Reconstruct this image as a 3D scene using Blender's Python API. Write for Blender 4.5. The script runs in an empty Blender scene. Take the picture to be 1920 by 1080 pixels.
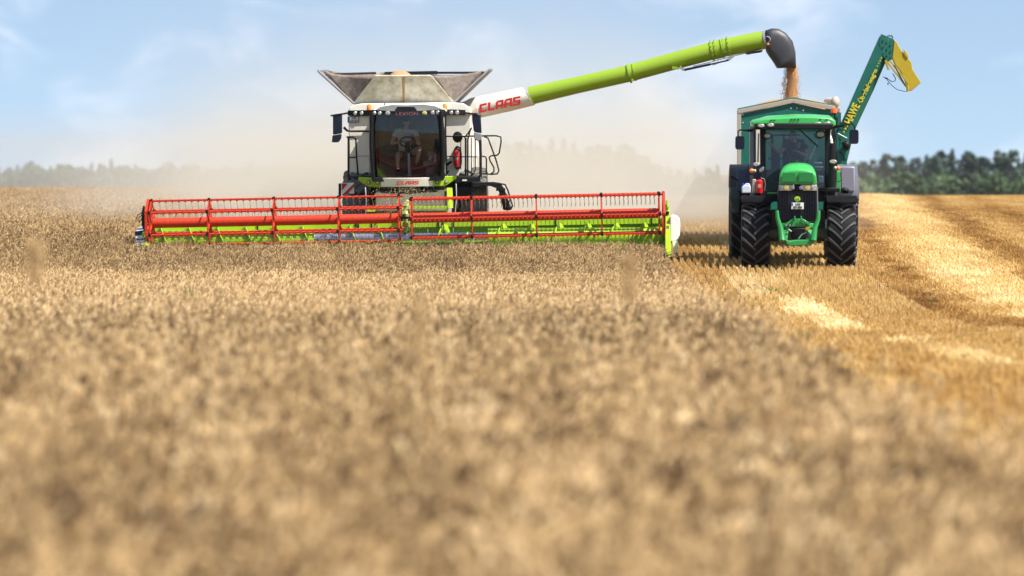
import bpy, bmesh, math, random
from mathutils import Vector, Matrix, Euler, noise
R = math.radians
PI = math.pi
random.seed(7)
SC = bpy.context.scene
COL = SC.collection

# ------------------------------------------------------------------ camera, sky, sun, exposure
FPX = 5600.0                      # focal length in pixels of the 1920 px wide photograph
CAM_H = 2.2
PITCH = math.atan(220 / FPX)
cd = bpy.data.cameras.new('camera')
cam = bpy.data.objects.new('camera', cd)
COL.objects.link(cam)
cam.location = (0, 0, CAM_H)
cam.rotation_euler = (PI / 2 - PITCH, 0, 0)
cd.sensor_width = 36
cd.lens = FPX / 1920 * 36
cd.clip_start = 0.5
cd.clip_end = 9000
cd.dof.use_dof = True
cd.dof.focus_distance = 69.5
cd.dof.aperture_fstop = 0.90
cd.dof.aperture_blades = 9
SC.camera = cam

SUN_EL = R(55)
SUN_V = Vector((0.84, -0.54, 0)).normalized() * math.cos(SUN_EL) + Vector((0, 0, math.sin(SUN_EL)))
w = bpy.data.worlds.new('World')
SC.world = w
w.use_nodes = True
nt = w.node_tree
nt.nodes.clear()
out = nt.nodes.new('ShaderNodeOutputWorld')
bg = nt.nodes.new('ShaderNodeBackground')
sky = nt.nodes.new('ShaderNodeTexSky')
sky.sky_type = 'NISHITA'
sky.sun_disc = False
sky.sun_elevation = SUN_EL
sky.sun_rotation = math.atan2(SUN_V.x, SUN_V.y)
sky.altitude = 100
sky.air_density = 1.0
sky.dust_density = 0.6
sky.ozone_density = 2.0
tc = nt.nodes.new('ShaderNodeTexCoord')
mp = nt.nodes.new('ShaderNodeMapping')
mp.vector_type = 'POINT'
mp.inputs['Location'].default_value = (0, 0, SKY_LIFT := 0.13)
mp.inputs['Scale'].default_value = (1, 1, 1.6)
nrm = nt.nodes.new('ShaderNodeVectorMath')
nrm.operation = 'NORMALIZE'
nt.links.new(tc.outputs['Generated'], mp.inputs['Vector'])
nt.links.new(mp.outputs[0], nrm.inputs[0])
nt.links.new(nrm.outputs[0], sky.inputs['Vector'])
# thin high cloud, drawn on the direction sphere
mp2 = nt.nodes.new('ShaderNodeMapping')
mp2.inputs['Scale'].default_value = (11, 11, 22)
mp2.inputs['Location'].default_value = (1.3, 0.4, 2.2)
nt.links.new(tc.outputs['Generated'], mp2.inputs['Vector'])
cn = nt.nodes.new('ShaderNodeTexNoise')
cn.inputs['Scale'].default_value = 1.6
cn.inputs['Detail'].default_value = 7
cn.inputs['Roughness'].default_value = 0.52
cn.inputs['Distortion'].default_value = 0.6
nt.links.new(mp2.outputs[0], cn.inputs['Vector'])
cr = nt.nodes.new('ShaderNodeMapRange')
cr.interpolation_type = 'SMOOTHSTEP'
cr.inputs['From Min'].default_value = 0.43
cr.inputs['From Max'].default_value = 0.72
cr.inputs['To Max'].default_value = 0.34
nt.links.new(cn.outputs['Fac'], cr.inputs['Value'])
mx = nt.nodes.new('ShaderNodeMix')
mx.data_type = 'RGBA'
nt.links.new(cr.outputs[0], mx.inputs['Factor'])
pale = nt.nodes.new('ShaderNodeMix'); pale.data_type = 'RGBA'
pale.inputs['Factor'].default_value = 0.30
pale.inputs['B'].default_value = (3.9, 4.9, 5.7, 1)
nt.links.new(sky.outputs[0], pale.inputs['A'])
nt.links.new(pale.outputs['Result'], mx.inputs['A'])
mx.inputs['B'].default_value = (8.6, 8.6, 9.0, 1)
nt.links.new(mx.outputs['Result'], bg.inputs['Color'])
bg.inputs['Strength'].default_value = 0.092
nt.links.new(bg.outputs[0], out.inputs['Surface'])

sd = bpy.data.lights.new('sun', 'SUN')
sd.energy = 5.0
sd.angle = R(0.55)
sd.color = (1.0, 0.945, 0.86)
sun = bpy.data.objects.new('sun', sd)
COL.objects.link(sun)
sun.location = (40, -20, 60)
sun.rotation_euler = SUN_V.to_track_quat('Z', 'Y').to_euler()

SC.view_settings.view_transform = 'Standard'
SC.view_settings.look = 'None'
SC.view_settings.exposure = 0.86
SC.view_settings.gamma = 1
SC.cycles.use_denoising = True
SC.cycles.max_bounces = 8
SC.cycles.diffuse_bounces = 3
SC.cycles.transparent_max_bounces = 16
SC.cycles.volume_bounces = 1
SC.cycles.sample_clamp_indirect = 6
SC.cycles.use_adaptive_sampling = True
SC.cycles.adaptive_threshold = 0.015

# ------------------------------------------------------------------ helpers: tags, pixel rays, terrain
def tag(o, label=None, cat=None, group=None, kind=None):
    if label: o['label'] = label
    if cat: o['category'] = cat
    if group: o['group'] = group
    if kind: o['kind'] = kind
    return o

def at(px, py, y):
    """world point seen at photo pixel (px, py) at world depth y"""
    ct, st = math.cos(PITCH), math.sin(PITCH)
    dx = px - 960.0
    dy = FPX * ct + (540 - py) * st
    dz = -FPX * st + (540 - py) * ct
    k = y / dy
    return Vector((dx * k, y, CAM_H + dz * k))

def smooth(a, b, x):
    t = max(0.0, min(1.0, (x - a) / (b - a)))
    return t * t * (3 - 2 * t)

PROFILE = []
def _prof():
    z, y = 0.0, 0.0
    zs = []
    while y < 7000:
        zs.append(z)
        if y < 20: s = 0
        elif y < 26: s = -0.019 * (y - 20) / 6
        elif y < 44: s = -0.019
        elif y < 60: s = -0.019 + 0.050 * (y - 44) / 16
        elif y < 74: s = 0.031
        elif y < 150: s = 0.031 * (1 - (y - 74) / 76) ** 3.3
        elif y < 230: s = -0.05 * (y - 150) / 80
        elif y < 330: s = -0.05
        elif y < 400: s = -0.05 * (400 - y) / 70
        else: s = 0
        z += s
        y += 1.0
    z0 = (zs[67] + zs[68]) / 2
    PROFILE.extend(z - z0 for z in zs)
_prof()
def ground_z(x, y):
    if y <= 0: base = PROFILE[0]
    else:
        i = min(int(y), len(PROFILE) - 2)
        base = PROFILE[i] + (PROFILE[i + 1] - PROFILE[i]) * (y - i)
    n = noise.noise(Vector((x * 0.05, y * 0.03, 1.7))) * 0.05 * smooth(78, 120, y)
    bump = 0.16 * math.exp(-((x - 17.0) / 1.6) ** 2 - ((y - 145) / 14) ** 2)
    return base + n + bump

def ground_at(px, py):
    lo = 5.0
    y = 8.0
    while y < 400:
        p = at(px, py, y)
        if p.z < ground_z(p.x, y): break
        lo = y
        y += 0.5
    return at(px, py, (lo + y) / 2)

DRIVE = 0.0157                       # sideways drift of the rows per metre of depth
def row_u(x, y):
    return x - DRIVE * (y - 70)

# ------------------------------------------------------------------ materials
MATS = {}
def mat(name, col, rough=0.5, metal=0.0, dust=0.0, dustcol=(0.42, 0.33, 0.22), bump=0.0, bscale=40, coat=0.0, var=0.08, scale=3.0, emis=None, spec=0.5):
    if name in MATS: return MATS[name]
    m = bpy.data.materials.new(name)
    m.use_nodes = True
    t = m.node_tree
    b = t.nodes['Principled BSDF']
    tcx = t.nodes.new('ShaderNodeTexCoord')
    n1 = t.nodes.new('ShaderNodeTexNoise')
    n1.inputs['Scale'].default_value = scale
    n1.inputs['Detail'].default_value = 8
    n1.inputs['Roughness'].default_value = 0.65
    t.links.new(tcx.outputs['Object'], n1.inputs['Vector'])
    c1 = t.nodes.new('ShaderNodeMix'); c1.data_type = 'RGBA'
    c1.inputs['A'].default_value = (*[max(0, c * (1 - var)) for c in col], 1)
    c1.inputs['B'].default_value = (*[min(1, c * (1 + var)) for c in col], 1)
    t.links.new(n1.outputs['Fac'], c1.inputs['Factor'])
    last = c1.outputs['Result']
    if dust > 0:
        n2 = t.nodes.new('ShaderNodeTexNoise')
        n2.inputs['Scale'].default_value = scale * 2.7
        n2.inputs['Detail'].default_value = 10
        n2.inputs['Roughness'].default_value = 0.7
        t.links.new(tcx.outputs['Object'], n2.inputs['Vector'])
        mr = t.nodes.new('ShaderNodeMapRange')
        mr.inputs['From Min'].default_value = 0.38
        mr.inputs['From Max'].default_value = 0.75
        mr.inputs['To Min'].default_value = dust * 0.25
        mr.inputs['To Max'].default_value = min(1, dust * 1.6)
        t.links.new(n2.outputs['Fac'], mr.inputs['Value'])
        c2 = t.nodes.new('ShaderNodeMix'); c2.data_type = 'RGBA'
        t.links.new(mr.outputs[0], c2.inputs['Factor'])
        t.links.new(last, c2.inputs['A'])
        c2.inputs['B'].default_value = (*dustcol, 1)
        last = c2.outputs['Result']
        rr = t.nodes.new('ShaderNodeMapRange')
        rr.inputs['To Min'].default_value = rough
        rr.inputs['To Max'].default_value = min(1, rough + 0.45)
        t.links.new(mr.outputs[0], rr.inputs['Value'])
        t.links.new(rr.outputs[0], b.inputs['Roughness'])
    else:
        b.inputs['Roughness'].default_value = rough
    t.links.new(last, b.inputs['Base Color'])
    b.inputs['Metallic'].default_value = metal
    b.inputs['Specular IOR Level'].default_value = spec
    b.inputs['Coat Weight'].default_value = coat
    if emis:
        b.inputs['Emission Color'].default_value = (*emis[0], 1)
        b.inputs['Emission Strength'].default_value = emis[1]
    if bump > 0:
        n3 = t.nodes.new('ShaderNodeTexNoise')
        n3.inputs['Scale'].default_value = bscale
        n3.inputs['Detail'].default_value = 4
        t.links.new(tcx.outputs['Object'], n3.inputs['Vector'])
        bp = t.nodes.new('ShaderNodeBump')
        bp.inputs['Strength'].default_value = bump
        bp.inputs['Distance'].default_value = 0.02
        t.links.new(n3.outputs['Fac'], bp.inputs['Height'])
        t.links.new(bp.outputs[0], b.inputs['Normal'])
    MATS[name] = m
    return m

def glass(name, tint=(0.55, 0.62, 0.6), refl=0.10):
    m = bpy.data.materials.new(name)
    m.use_nodes = True
    t = m.node_tree
    t.nodes.clear()
    o = t.nodes.new('ShaderNodeOutputMaterial')
    tr = t.nodes.new('ShaderNodeBsdfTransparent'); tr.inputs[0].default_value = (*tint, 1)
    gl = t.nodes.new('ShaderNodeBsdfGlossy'); gl.inputs['Roughness'].default_value = 0.03
    lw = t.nodes.new('ShaderNodeFresnel'); lw.inputs['IOR'].default_value = 1.5
    ad = t.nodes.new('ShaderNodeMath'); ad.operation = 'ADD'; ad.inputs[1].default_value = refl - 0.04
    ms = t.nodes.new('ShaderNodeMixShader')
    t.links.new(lw.outputs[0], ad.inputs[0])
    t.links.new(ad.outputs[0], ms.inputs[0])
    t.links.new(tr.outputs[0], ms.inputs[1])
    t.links.new(gl.outputs[0], ms.inputs[2])
    t.links.new(ms.outputs[0], o.inputs[0])
    MATS[name] = m
    return m

M_WHITE = mat('cream_white_paint', (0.72, 0.69, 0.61), 0.35, dust=0.22, dustcol=(0.5, 0.41, 0.28), coat=0.3)
M_DWHITE = mat('stained_white_flap', (0.66, 0.64, 0.54), 0.5, dust=0.8, dustcol=(0.25, 0.21, 0.13), scale=1.7)
M_CANVAS = mat('brown_tarpaulin', (0.10, 0.075, 0.062), 0.85, dust=0.8, dustcol=(0.32, 0.27, 0.23), scale=2.6, bump=0.5, bscale=6)
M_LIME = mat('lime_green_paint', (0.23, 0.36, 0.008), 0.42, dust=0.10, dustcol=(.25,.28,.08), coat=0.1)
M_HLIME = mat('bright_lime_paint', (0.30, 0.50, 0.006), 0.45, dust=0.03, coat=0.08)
M_RED = mat('signal_red_paint', (0.47, 0.028, 0.006), 0.5, dust=0.05, dustcol=(.4, .2, .12), spec=0.3)
M_TRED = mat('red_lettering', (0.46, 0.008, 0.008), 0.6)
M_BLACK = mat('black_plastic', (0.006, 0.0065, 0.009), 0.5, dust=0.05, dustcol=(0.08, 0.07, 0.06), spec=0.22)
M_NAVY = mat('dark_blue_grey_plastic', (0.006, 0.009, 0.022), 0.4, spec=0.3)
M_GREY = mat('grey_plastic', (0.2, 0.2, 0.22), 0.4)
M_HOOD = mat('rubber_hood', (0.026, 0.028, 0.035), 0.45, dust=0.08, dustcol=(0.12, 0.1, 0.08))
M_STEEL = mat('worn_steel', (0.45, 0.46, 0.5), 0.3, metal=0.85, dust=0.1)
M_BLUESTEEL = mat('polished_steel', (0.40, 0.40, 0.54), 0.28, metal=0.8)
M_CHAFF = mat('dusty_dark_housing', (0.025, 0.024, 0.02), 0.8, dust=0.5, dustcol=(0.17, 0.14, 0.08), scale=8, bump=0.6, bscale=30)
M_TYRE = mat('tyre_rubber', (0.006, 0.006, 0.008), 0.6, dust=0.06, dustcol=(0.05, 0.045, 0.04), scale=5, spec=0.15)
M_LUG = mat('dusty_lit_lug_rubber', (0.035, 0.035, 0.038), 0.55, dust=0.25, dustcol=(0.10, 0.09, 0.08), scale=8)  # dusty lugs, base colour paler than the tyre to look sunlit
M_DTYRE = mat('dusty_tyre_rubber', (0.05, 0.05, 0.048), 0.8, dust=0.6, dustcol=(0.22, 0.2, 0.16), scale=5)
M_ORANGE = mat('orange_lens', (0.9, 0.22, 0.01), 0.25, coat=0.5)
M_LENS = mat('clear_lamp_lens', (0.40, 0.38, 0.34), 0.3, metal=0.3, coat=0.3)
M_YLENS = mat('yellow_lamp_lens', (0.6, 0.5, 0.16), 0.2, metal=0.3, coat=0.6)
M_EXT = mat('extinguisher_red', (0.65, 0.012, 0.015), 0.3, coat=0.4)
M_JD = mat('tractor_green_paint', (0.006, 0.23, 0.045), 0.35, dust=0.04, coat=0.25)
M_JDL = mat('tractor_light_green', (0.022, 0.36, 0.065), 0.35, dust=0.04, coat=0.25)
M_JDD = mat('tractor_vent_green', (0.004, 0.15, 0.03), 0.5)
M_YEL = mat('yellow_paint', (0.40, 0.30, 0.004), 0.45, dust=0.22, dustcol=(.22, .15, .01))
M_TYEL = mat('yellow_lettering', (0.55, 0.47, 0.01), 0.6)
M_TEAL = mat('teal_green_paint', (0.0015, 0.105, 0.078), 0.45, dust=0.03, spec=0.3)
M_TRIM = mat('pale_grey_rim', (0.33, 0.29, 0.24), 0.55, dust=0.35, dustcol=(0.33, 0.27, 0.2))
M_PLATE = mat('plate_white', (0.75, 0.75, 0.72), 0.5)
M_BLUE = mat('plate_blue', (0.02, 0.07, 0.45), 0.5)
M_JERRY = mat('white_translucent_plastic', (0.62, 0.66, 0.75), 0.5)
M_SKIN = mat('skin', (0.58, 0.33, 0.22), 0.5)
M_HAIR = mat('dark_hair', (0.03, 0.02, 0.015), 0.6)
M_TSHIRT = mat('light_grey_cotton', (0.66, 0.72, 0.76), 0.85, bump=0.3, bscale=20)
M_NSHIRT = mat('navy_cotton', (0.05, 0.08, 0.14), 0.85, bump=0.3, bscale=20)
M_SHORTS = mat('dark_cotton', (0.05, 0.05, 0.06), 0.9)
M_SEAT = mat('seat_fabric', (0.06, 0.07, 0.08), 0.85)
M_CABIN = mat('cab_lining', (0.10, 0.115, 0.10), 0.8, dust=0.2)
M_GRAIN = mat('wheat_grain', (0.46, 0.24, 0.095), 0.75, var=0.35, scale=40, bump=1.0, bscale=60)
M_OLIVE = mat('tank_window', (0.22, 0.25, 0.10), 0.6, var=0.3)
GLASS = glass('windscreen_glass', (0.54, 0.58, 0.59), 0.06)
GLASS2 = glass('tractor_glass', (0.50, 0.59, 0.62), 0.07)

# ------------------------------------------------------------------ mesh builder
class B:
    def __init__(s):
        s.bm = bmesh.new()
        s.mi = 0
    def face(s, vs, sm=False):
        try:
            f = s.bm.faces.new(vs)
            f.material_index = s.mi
            f.smooth = True
            return f
        except ValueError:
            return None
    def poly(s, pts):
        return s.face([s.bm.verts.new(p) for p in pts])
    def hexa(s, a, b):
        """two quads (lists of four points) joined into a solid"""
        va = [s.bm.verts.new(p) for p in a]; vb = [s.bm.verts.new(p) for p in b]
        s.face(va); s.face(vb[::-1])
        n = len(a)
        for i in range(n):
            s.face([va[i], va[(i + 1) % n], vb[(i + 1) % n], vb[i]])
        return s
    def prism(s, pts, off):
        off = Vector(off)
        return s.hexa([Vector(p) for p in pts], [Vector(p) + off for p in pts])
    def box(s, c, d, rot=None):
        c = Vector(c)
        hx, hy, hz = d[0] / 2, d[1] / 2, d[2] / 2
        m = rot.to_matrix() if rot else Matrix.Identity(3)
        P = lambda x, y, z: c + m @ Vector((x * hx, y * hy, z * hz))
        return s.hexa([P(-1, -1, -1), P(1, -1, -1), P(1, 1, -1), P(-1, 1, -1)], [P(-1, -1, 1), P(1, -1, 1), P(1, 1, 1), P(-1, 1, 1)])
    def span(s, a, b):
        a = Vector(a); b = Vector(b)
        return s.box((a + b) / 2, [abs(b[i] - a[i]) for i in range(3)])
    def loft(s, rings, cap=True, closed=True):
        rs = [[s.bm.verts.new(p) for p in r] for r in rings]
        n = len(rs[0])
        for a, b in zip(rs, rs[1:]):
            for i in range(n if closed else n - 1):
                j = (i + 1) % n
                s.face([a[i], a[j], b[j], b[i]])
        if cap and closed:
            s.face(rs[0][::-1]); s.face(rs[-1])
        return s
    def tube(s, pts, r, n=8, cap=True):
        pts = [Vector(p) for p in pts]
        rr = r if isinstance(r, (list, tuple)) else [r] * len(pts)
        rings = []
        up = None
        for i, p in enumerate(pts):
            if i == 0: d = pts[1] - p
            elif i == len(pts) - 1: d = p - pts[i - 1]
            else: d = (pts[i + 1] - p).normalized() + (p - pts[i - 1]).normalized()
            d.normalize()
            if up is None:
                up = Vector((0, 0, 1)) if abs(d.z) < 0.9 else Vector((0, 1, 0))
            x = d.cross(up)
            if x.length < 1e-4: x = d.cross(Vector((1, 0, 0)))
            x.normalize()
            y = x.cross(d).normalized()
            up = y
            rings.append([p + (x * math.cos(2 * PI * k / n) + y * math.sin(2 * PI * k / n)) * rr[i] for k in range(n)])
        return s.loft(rings, cap)
    def bar(s, a, b, w_, h_):
        a = Vector(a); b = Vector(b)
        d = (b - a).normalized()
        up = Vector((0, 0, 1)) if abs(d.z) < 0.95 else Vector((0, 1, 0))
        x = d.cross(up).normalized(); y = x.cross(d)
        q = lambda p: [p + x * sx * w_ / 2 + y * sy * h_ / 2 for sx, sy in ((-1, -1), (1, -1), (1, 1), (-1, 1))]
        return s.hexa(q(a), q(b))
    def disc(s, c, nrm, r, t=0.02, n=20, ry=None):
        c = Vector(c); d = Vector(nrm).normalized()
        up = Vector((0, 0, 1)) if abs(d.z) < 0.9 else Vector((0, 1, 0))
        x = d.cross(up).normalized(); y = x.cross(d)
        ry = ry or r
        ring = lambda k, o: [c + d * o + x * math.cos(2 * PI * i / n) * r * k + y * math.sin(2 * PI * i / n) * ry * k for i in range(n)]
        return s.loft([ring(1, 0), ring(1, t * 0.7), ring(0.75, t)])
    def ball(s, c, r, n=12, m=8):
        c = Vector(c)
        r = r if isinstance(r, (list, tuple, Vector)) else (r, r, r)
        rings = []
        for j in range(1, m):
            a = PI * j / m
            rings.append([c + Vector((r[0] * math.sin(a) * math.cos(2 * PI * i / n), r[1] * math.sin(a) * math.sin(2 * PI * i / n), r[2] * math.cos(a))) for i in range(n)])
        return s.loft(rings)
    def islands(s):
        bm = s.bm; bm.faces.ensure_lookup_table(); bm.faces.index_update()
        seen = set(); outl = []
        for f in bm.faces:
            if f.index in seen: continue
            st = [f]; comp = []
            seen.add(f.index)
            while st:
                g = st.pop(); comp.append(g)
                for v in g.verts:
                    for h in v.link_faces:
                        if h.index not in seen: seen.add(h.index); st.append(h)
            outl.append(comp)
        return outl
    def build_each(s, name, m, parent=None, **kw):
        """every loose piece becomes an object of its own"""
        res = []
        for comp in s.islands():
            b = B(); mp = {}
            for f in comp:
                vs = []
                for v in f.verts:
                    if v.index not in mp or True:
                        key = v
                        if key not in mp: mp[key] = b.bm.verts.new(v.co)
                        vs.append(mp[key])
                b.face(vs)
            res.append(b.build(name, m, parent, **kw))
        s.bm.free()
        return res
    def build(s, name, m, parent=None, bevel=0, smooth_angle=35, kind=None, label=None):
        bm = s.bm
        bmesh.ops.recalc_face_normals(bm, faces=bm.faces)
        for e in bm.edges:
            e.smooth = not (len(e.link_faces) == 2 and e.calc_face_angle(0) > R(smooth_angle))
        me = bpy.data.meshes.new(name)
        bm.to_mesh(me); bm.free()
        ms = m if isinstance(m, (list, tuple)) else [m]
        for x in ms: me.materials.append(x)
        o = bpy.data.objects.new(name, me)
        COL.objects.link(o)
        if parent: o.parent = parent
        if bevel:
            bv = o.modifiers.new('bevel', 'BEVEL')
            bv.width = bevel; bv.segments = 2; bv.limit_method = 'ANGLE'; bv.angle_limit = R(40)
            bv.use_clamp_overlap = True
        if kind: o['kind'] = kind
        if label: o['label'] = label
        return o

def empty(name, M, parent=None):
    o = bpy.data.objects.new(name, None)
    COL.objects.link(o)
    o.empty_display_size = 0.3
    o.matrix_world = M
    if parent: o.parent = parent
    return o

def copy_tree(o, parent=None, matrix=None):
    c = o.copy()
    COL.objects.link(c)
    c.parent = parent
    if matrix is not None: c.matrix_world = matrix
    for ch in [x for x in bpy.data.objects if x.parent == o]:
        copy_tree(ch, c)
    return c

def letters(name, txt, size, org, xd, nrm_, m, parent, shear=0.0, bold=0.0, thick=0.004, spacing=1.0, xs=1.0, width=None):
    cu = bpy.data.curves.new(name, 'FONT')
    cu.body = txt; cu.size = size; cu.shear = shear; cu.offset = bold; cu.extrude = thick; cu.space_character = spacing
    cu.align_x = 'CENTER'; cu.align_y = 'CENTER'
    tmp = bpy.data.objects.new('tmp', cu)
    COL.objects.link(tmp)
    bpy.context.view_layer.update()
    me = bpy.data.meshes.new_from_object(tmp)
    bpy.data.objects.remove(tmp)
    if width:
        vx = [v.co.x for v in me.vertices]
        xs = width / (max(vx) - min(vx))
    xd = Vector(xd).normalized(); n = Vector(nrm_).normalized(); yd = n.cross(xd)
    mm = Matrix((xd * xs, yd, n)).transposed().to_4x4()
    mm.translation = Vector(org)
    me.transform(mm)
    me.materials.clear(); me.materials.append(m)
    me.name = name
    o = bpy.data.objects.new(name, me)
    COL.objects.link(o); o.parent = parent
    return o

GLYPH = {
    'C': [[(0, 0), (.26, 0), (.26, 1), (.12, 1), (0, .88)], [(.26, .74), (.8, .74), (.8, 1), (.26, 1)], [(.26, 0), (.8, 0), (.8, .24), (.26, .24)]],
    'L': [[(0, 0), (.26, 0), (.26, 1), (0, 1)], [(.26, 0), (.72, 0), (.72, .24), (.26, .24)]],
    'A': [[(0, 0), (.25, 0), (.25, .76), (.25, 1), (.2, 1), (0, .78)], [(.25, .76), (.6, .76), (.6, 1), (.25, 1)], [(.6, 0), (.85, 0), (.85, 1), (.6, 1)], [(.25, .28), (.6, .28), (.6, .5), (.25, .5)]],
    'S': [[(0, 0), (.8, 0), (.8, .22), (0, .22)], [(.54, .22), (.8, .22), (.8, .6), (.54, .6)], [(.26, .4), (.54, .4), (.54, .6), (.26, .6)], [(0, .4), (.26, .4), (.26, .78), (0, .78)], [(0, .78), (.8, .78), (.8, 1), (0, 1)]],
}
def block_word(name, word, width, height, org, xd, nrm_, m, parent, shear=0.22):
    """heavy squared lettering, centred on org"""
    adv = [0.80 + .14 if c != 'L' else 0.72 + .12 for c in word]
    tot = sum(adv) - 0.12
    xd = Vector(xd).normalized(); n = Vector(nrm_).normalized(); yd = n.cross(xd)
    b = B()
    x0 = 0
    for c, a in zip(word, adv):
        for pl in GLYPH[c]:
            pts = [Vector(org) + xd * (((x0 + px + shear * py) / tot - 0.5) * width) + yd * ((py - 0.5) * height) for px, py in pl]
            b.prism(pts, n * 0.004)
        x0 += a
    return b.build(name, m, parent)
HAZE, DUST = True, True
DUST_X, DUST_Z, DUST_D = 10.0, 2.8, 0.165
# ------------------------------------------------------------------ wheels
def make_wheel(parent, c, Rad, W, m_tyre, m_rim, lugs=20, steer=0.0, side=1, lug_down=True, name='wheel', lug_t=0.05):
    w_ = bpy.data.objects.new(name, None)
    COL.objects.link(w_)
    w_.parent = parent; w_.location = c; w_.rotation_euler = (0, 0, steer)
    w_.empty_display_size = 0.2
    b = B()
    prof = [(-.40, .56), (-.50, .64), (-.535, .78), (-.50, .90), (-.42, .945), (-.2, .962), (0, .966), (.2, .962), (.42, .945), (.50, .90), (.535, .78), (.50, .64), (.40, .56)]
    n = 48
    rings = [[Vector((px * W, math.sin(2 * PI * i / n) * pr * Rad, math.cos(2 * PI * i / n) * pr * Rad)) for i in range(n)] for px, pr in prof]
    b.loft(rings, cap=False)
    sg = -1 if lug_down else 1
    b.bm.faces.index_update(); nf = len(b.bm.faces)
    for k in range(lugs):
        for sd_ in (-1, 1):
            a0 = 2 * PI * (k + (0.5 if sd_ > 0 else 0)) / lugs
            secs = []
            for t, hw, ro, ri in ((0.0, .040, 1.0, .95), (.33, .040, 1.003, .95), (.7, .042, .998, .94), (1.0, .052, .975, .90), (1.12, .05, .93, .87)):
                x = sd_ * (-.03 + t * .50) * W
                a = a0 + max(0, 1 - t) ** 1.1 * 0.36 * sg * -1
                P = lambda ang, r: Vector((x, -math.cos(ang) * r * Rad, -math.sin(ang) * r * Rad))
                da = hw / Rad * .9
                secs.append([P(a - da, ri), P(a - da * .7, ro), P(a + da * .7, ro), P(a + da, ri)])
            b.loft(secs)
    for i_, f_ in enumerate(b.bm.faces):
        if i_ >= nf: f_.material_index = 1
    b.build('tyre', [m_tyre, M_LUG if m_tyre is M_TYRE else M_DTYRE], w_, smooth_angle=30)
    b = B()
    n = 32
    pr = [(.34, .57), (.30, .50), (.12, .46), (.10, .28), (.16, .24), (.18, .12), (.18, .001)]
    for s_ in (-1, 1):
        b.loft([[Vector((s_ * px * W, math.sin(2 * PI * i / n) * r * Rad, math.cos(2 * PI * i / n) * r * Rad)) for i in range(n)] for px, r in pr], cap=False)
    for i in range(8):
        a = 2 * PI * i / 8
        b.tube([(-.2 * W, math.sin(a) * .2 * Rad, math.cos(a) * .2 * Rad), (.2 * W, math.sin(a) * .2 * Rad, math.cos(a) * .2 * Rad)], .015, 6)
    b.build('rim', m_rim, w_)
    return w_

# ------------------------------------------------------------------ combine harvester
def frame_root(px, y, yaw, pitch, roll):
    p = at(px, 540, y)
    z = ground_z(p.x, y)
    M = Matrix.Translation((p.x, y, z)) @ Matrix.Rotation(R(yaw), 4, 'Z') @ Matrix.Rotation(R(pitch), 4, 'X') @ Matrix.Rotation(R(roll), 4, 'Y')
    return M, M.inverted()

CM, CI = frame_root(765, 74, -0.9, 1.7, -1.1)
combine = empty('combine_harvester', CM)
tag(combine, 'cream and lime green combine harvester with wide red reels and a long unloading tube', 'combine harvester')
def q(px, py, y):
    return CI @ at(px, py, y)
def qx(px, y, z):
    """local point at local height z and world depth y on the pixel column px"""
    p = q(px, 300, y); p.z = z
    return p

# body
b = B()
A0, A1 = q(653, 217, 74.9), q(885, 335, 74.9)
zt, zb = q(765, 209, 74.9).z, q(765, 336, 74.9).z
xl, xr = A0.x, A1.x
body_len = 8.2
def rr(x0, x1, z0, z1, y, c, n=4):
    pts = [(x0, z0), (x1, z0)]
    for cx, cz, a0 in ((x1 - c, z1 - c, 0), (x0 + c, z1 - c, 90)):
        for k in range(n + 1):
            a = R(a0 + 90 * k / n)
            pts.append((cx + c * math.cos(a), cz + c * math.sin(a)))
    return [Vector((x, y, z)) for x, z in pts]
y0 = A0.y
b.loft([rr(xl, xr, zb, zt, y0, .14), rr(xl, xr, zb, zt, y0 + 4.5, .14), rr(xl + .1, xr - .1, zb, zt - .5, y0 + 6, .14), rr(xl + .25, xr - .25, zb, zt - 1.1, y0 + body_len, .2)])
body = b.build('body', M_WHITE, combine, bevel=.02)
# side and front seams as raised panels
b = B()
PY = 74.86
def panel(b, x0, y0_, x1, y1_, d=PY, t=.03):
    p0, p1 = q(x0, y0_, d), q(x1, y1_, d)
    b.span((p0.x, p0.y, p0.z), (p1.x, p0.y + t, p1.z))
panel(b, 655, 249, 693, 292); panel(b, 655, 294, 693, 329); panel(b, 655, 219, 693, 244)
panel(b, 836, 219, 882, 252); panel(b, 836, 254, 882, 330)
b.build_each('front_panel', M_WHITE, combine, bevel=.008)
# shoulder of the roof, rising to the tank
b = B()
ro = [q(x, y, 74.75) for x, y in ((655, 216), (655, 203), (662, 197), (678, 194), (850, 192), (868, 194), (880, 202), (884, 215))]
b.loft([ro, [p + Vector((0, 3.4, 0)) for p in ro]])
b.build('roof_shoulder', M_WHITE, combine, bevel=.02)
b = B()   # dark lower chassis
p0, p1 = q(652, 334, 74.7), q(884, 372, 74.7)
b.span((p0.x, p0.y, p0.z), (p1.x, p0.y + 7.2, p1.z))
p0, p1 = q(652, 331, 74.6), q(700, 362, 74.6)
b.span(p0, (p1.x, p0.y + 1.2, p1.z))
p0, p1 = q(856, 348, 74.2), q(884, 412, 74.2)
b.span(p0, (p1.x, p0.y + 1.0, p1.z))
p0, p1 = q(652, 362, 74.3), q(690, 405, 74.3)
b.span(p0, (p1.x, p0.y + 1.2, p1.z))
b.build('chassis', M_BLACK, combine, bevel=.03)

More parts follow.
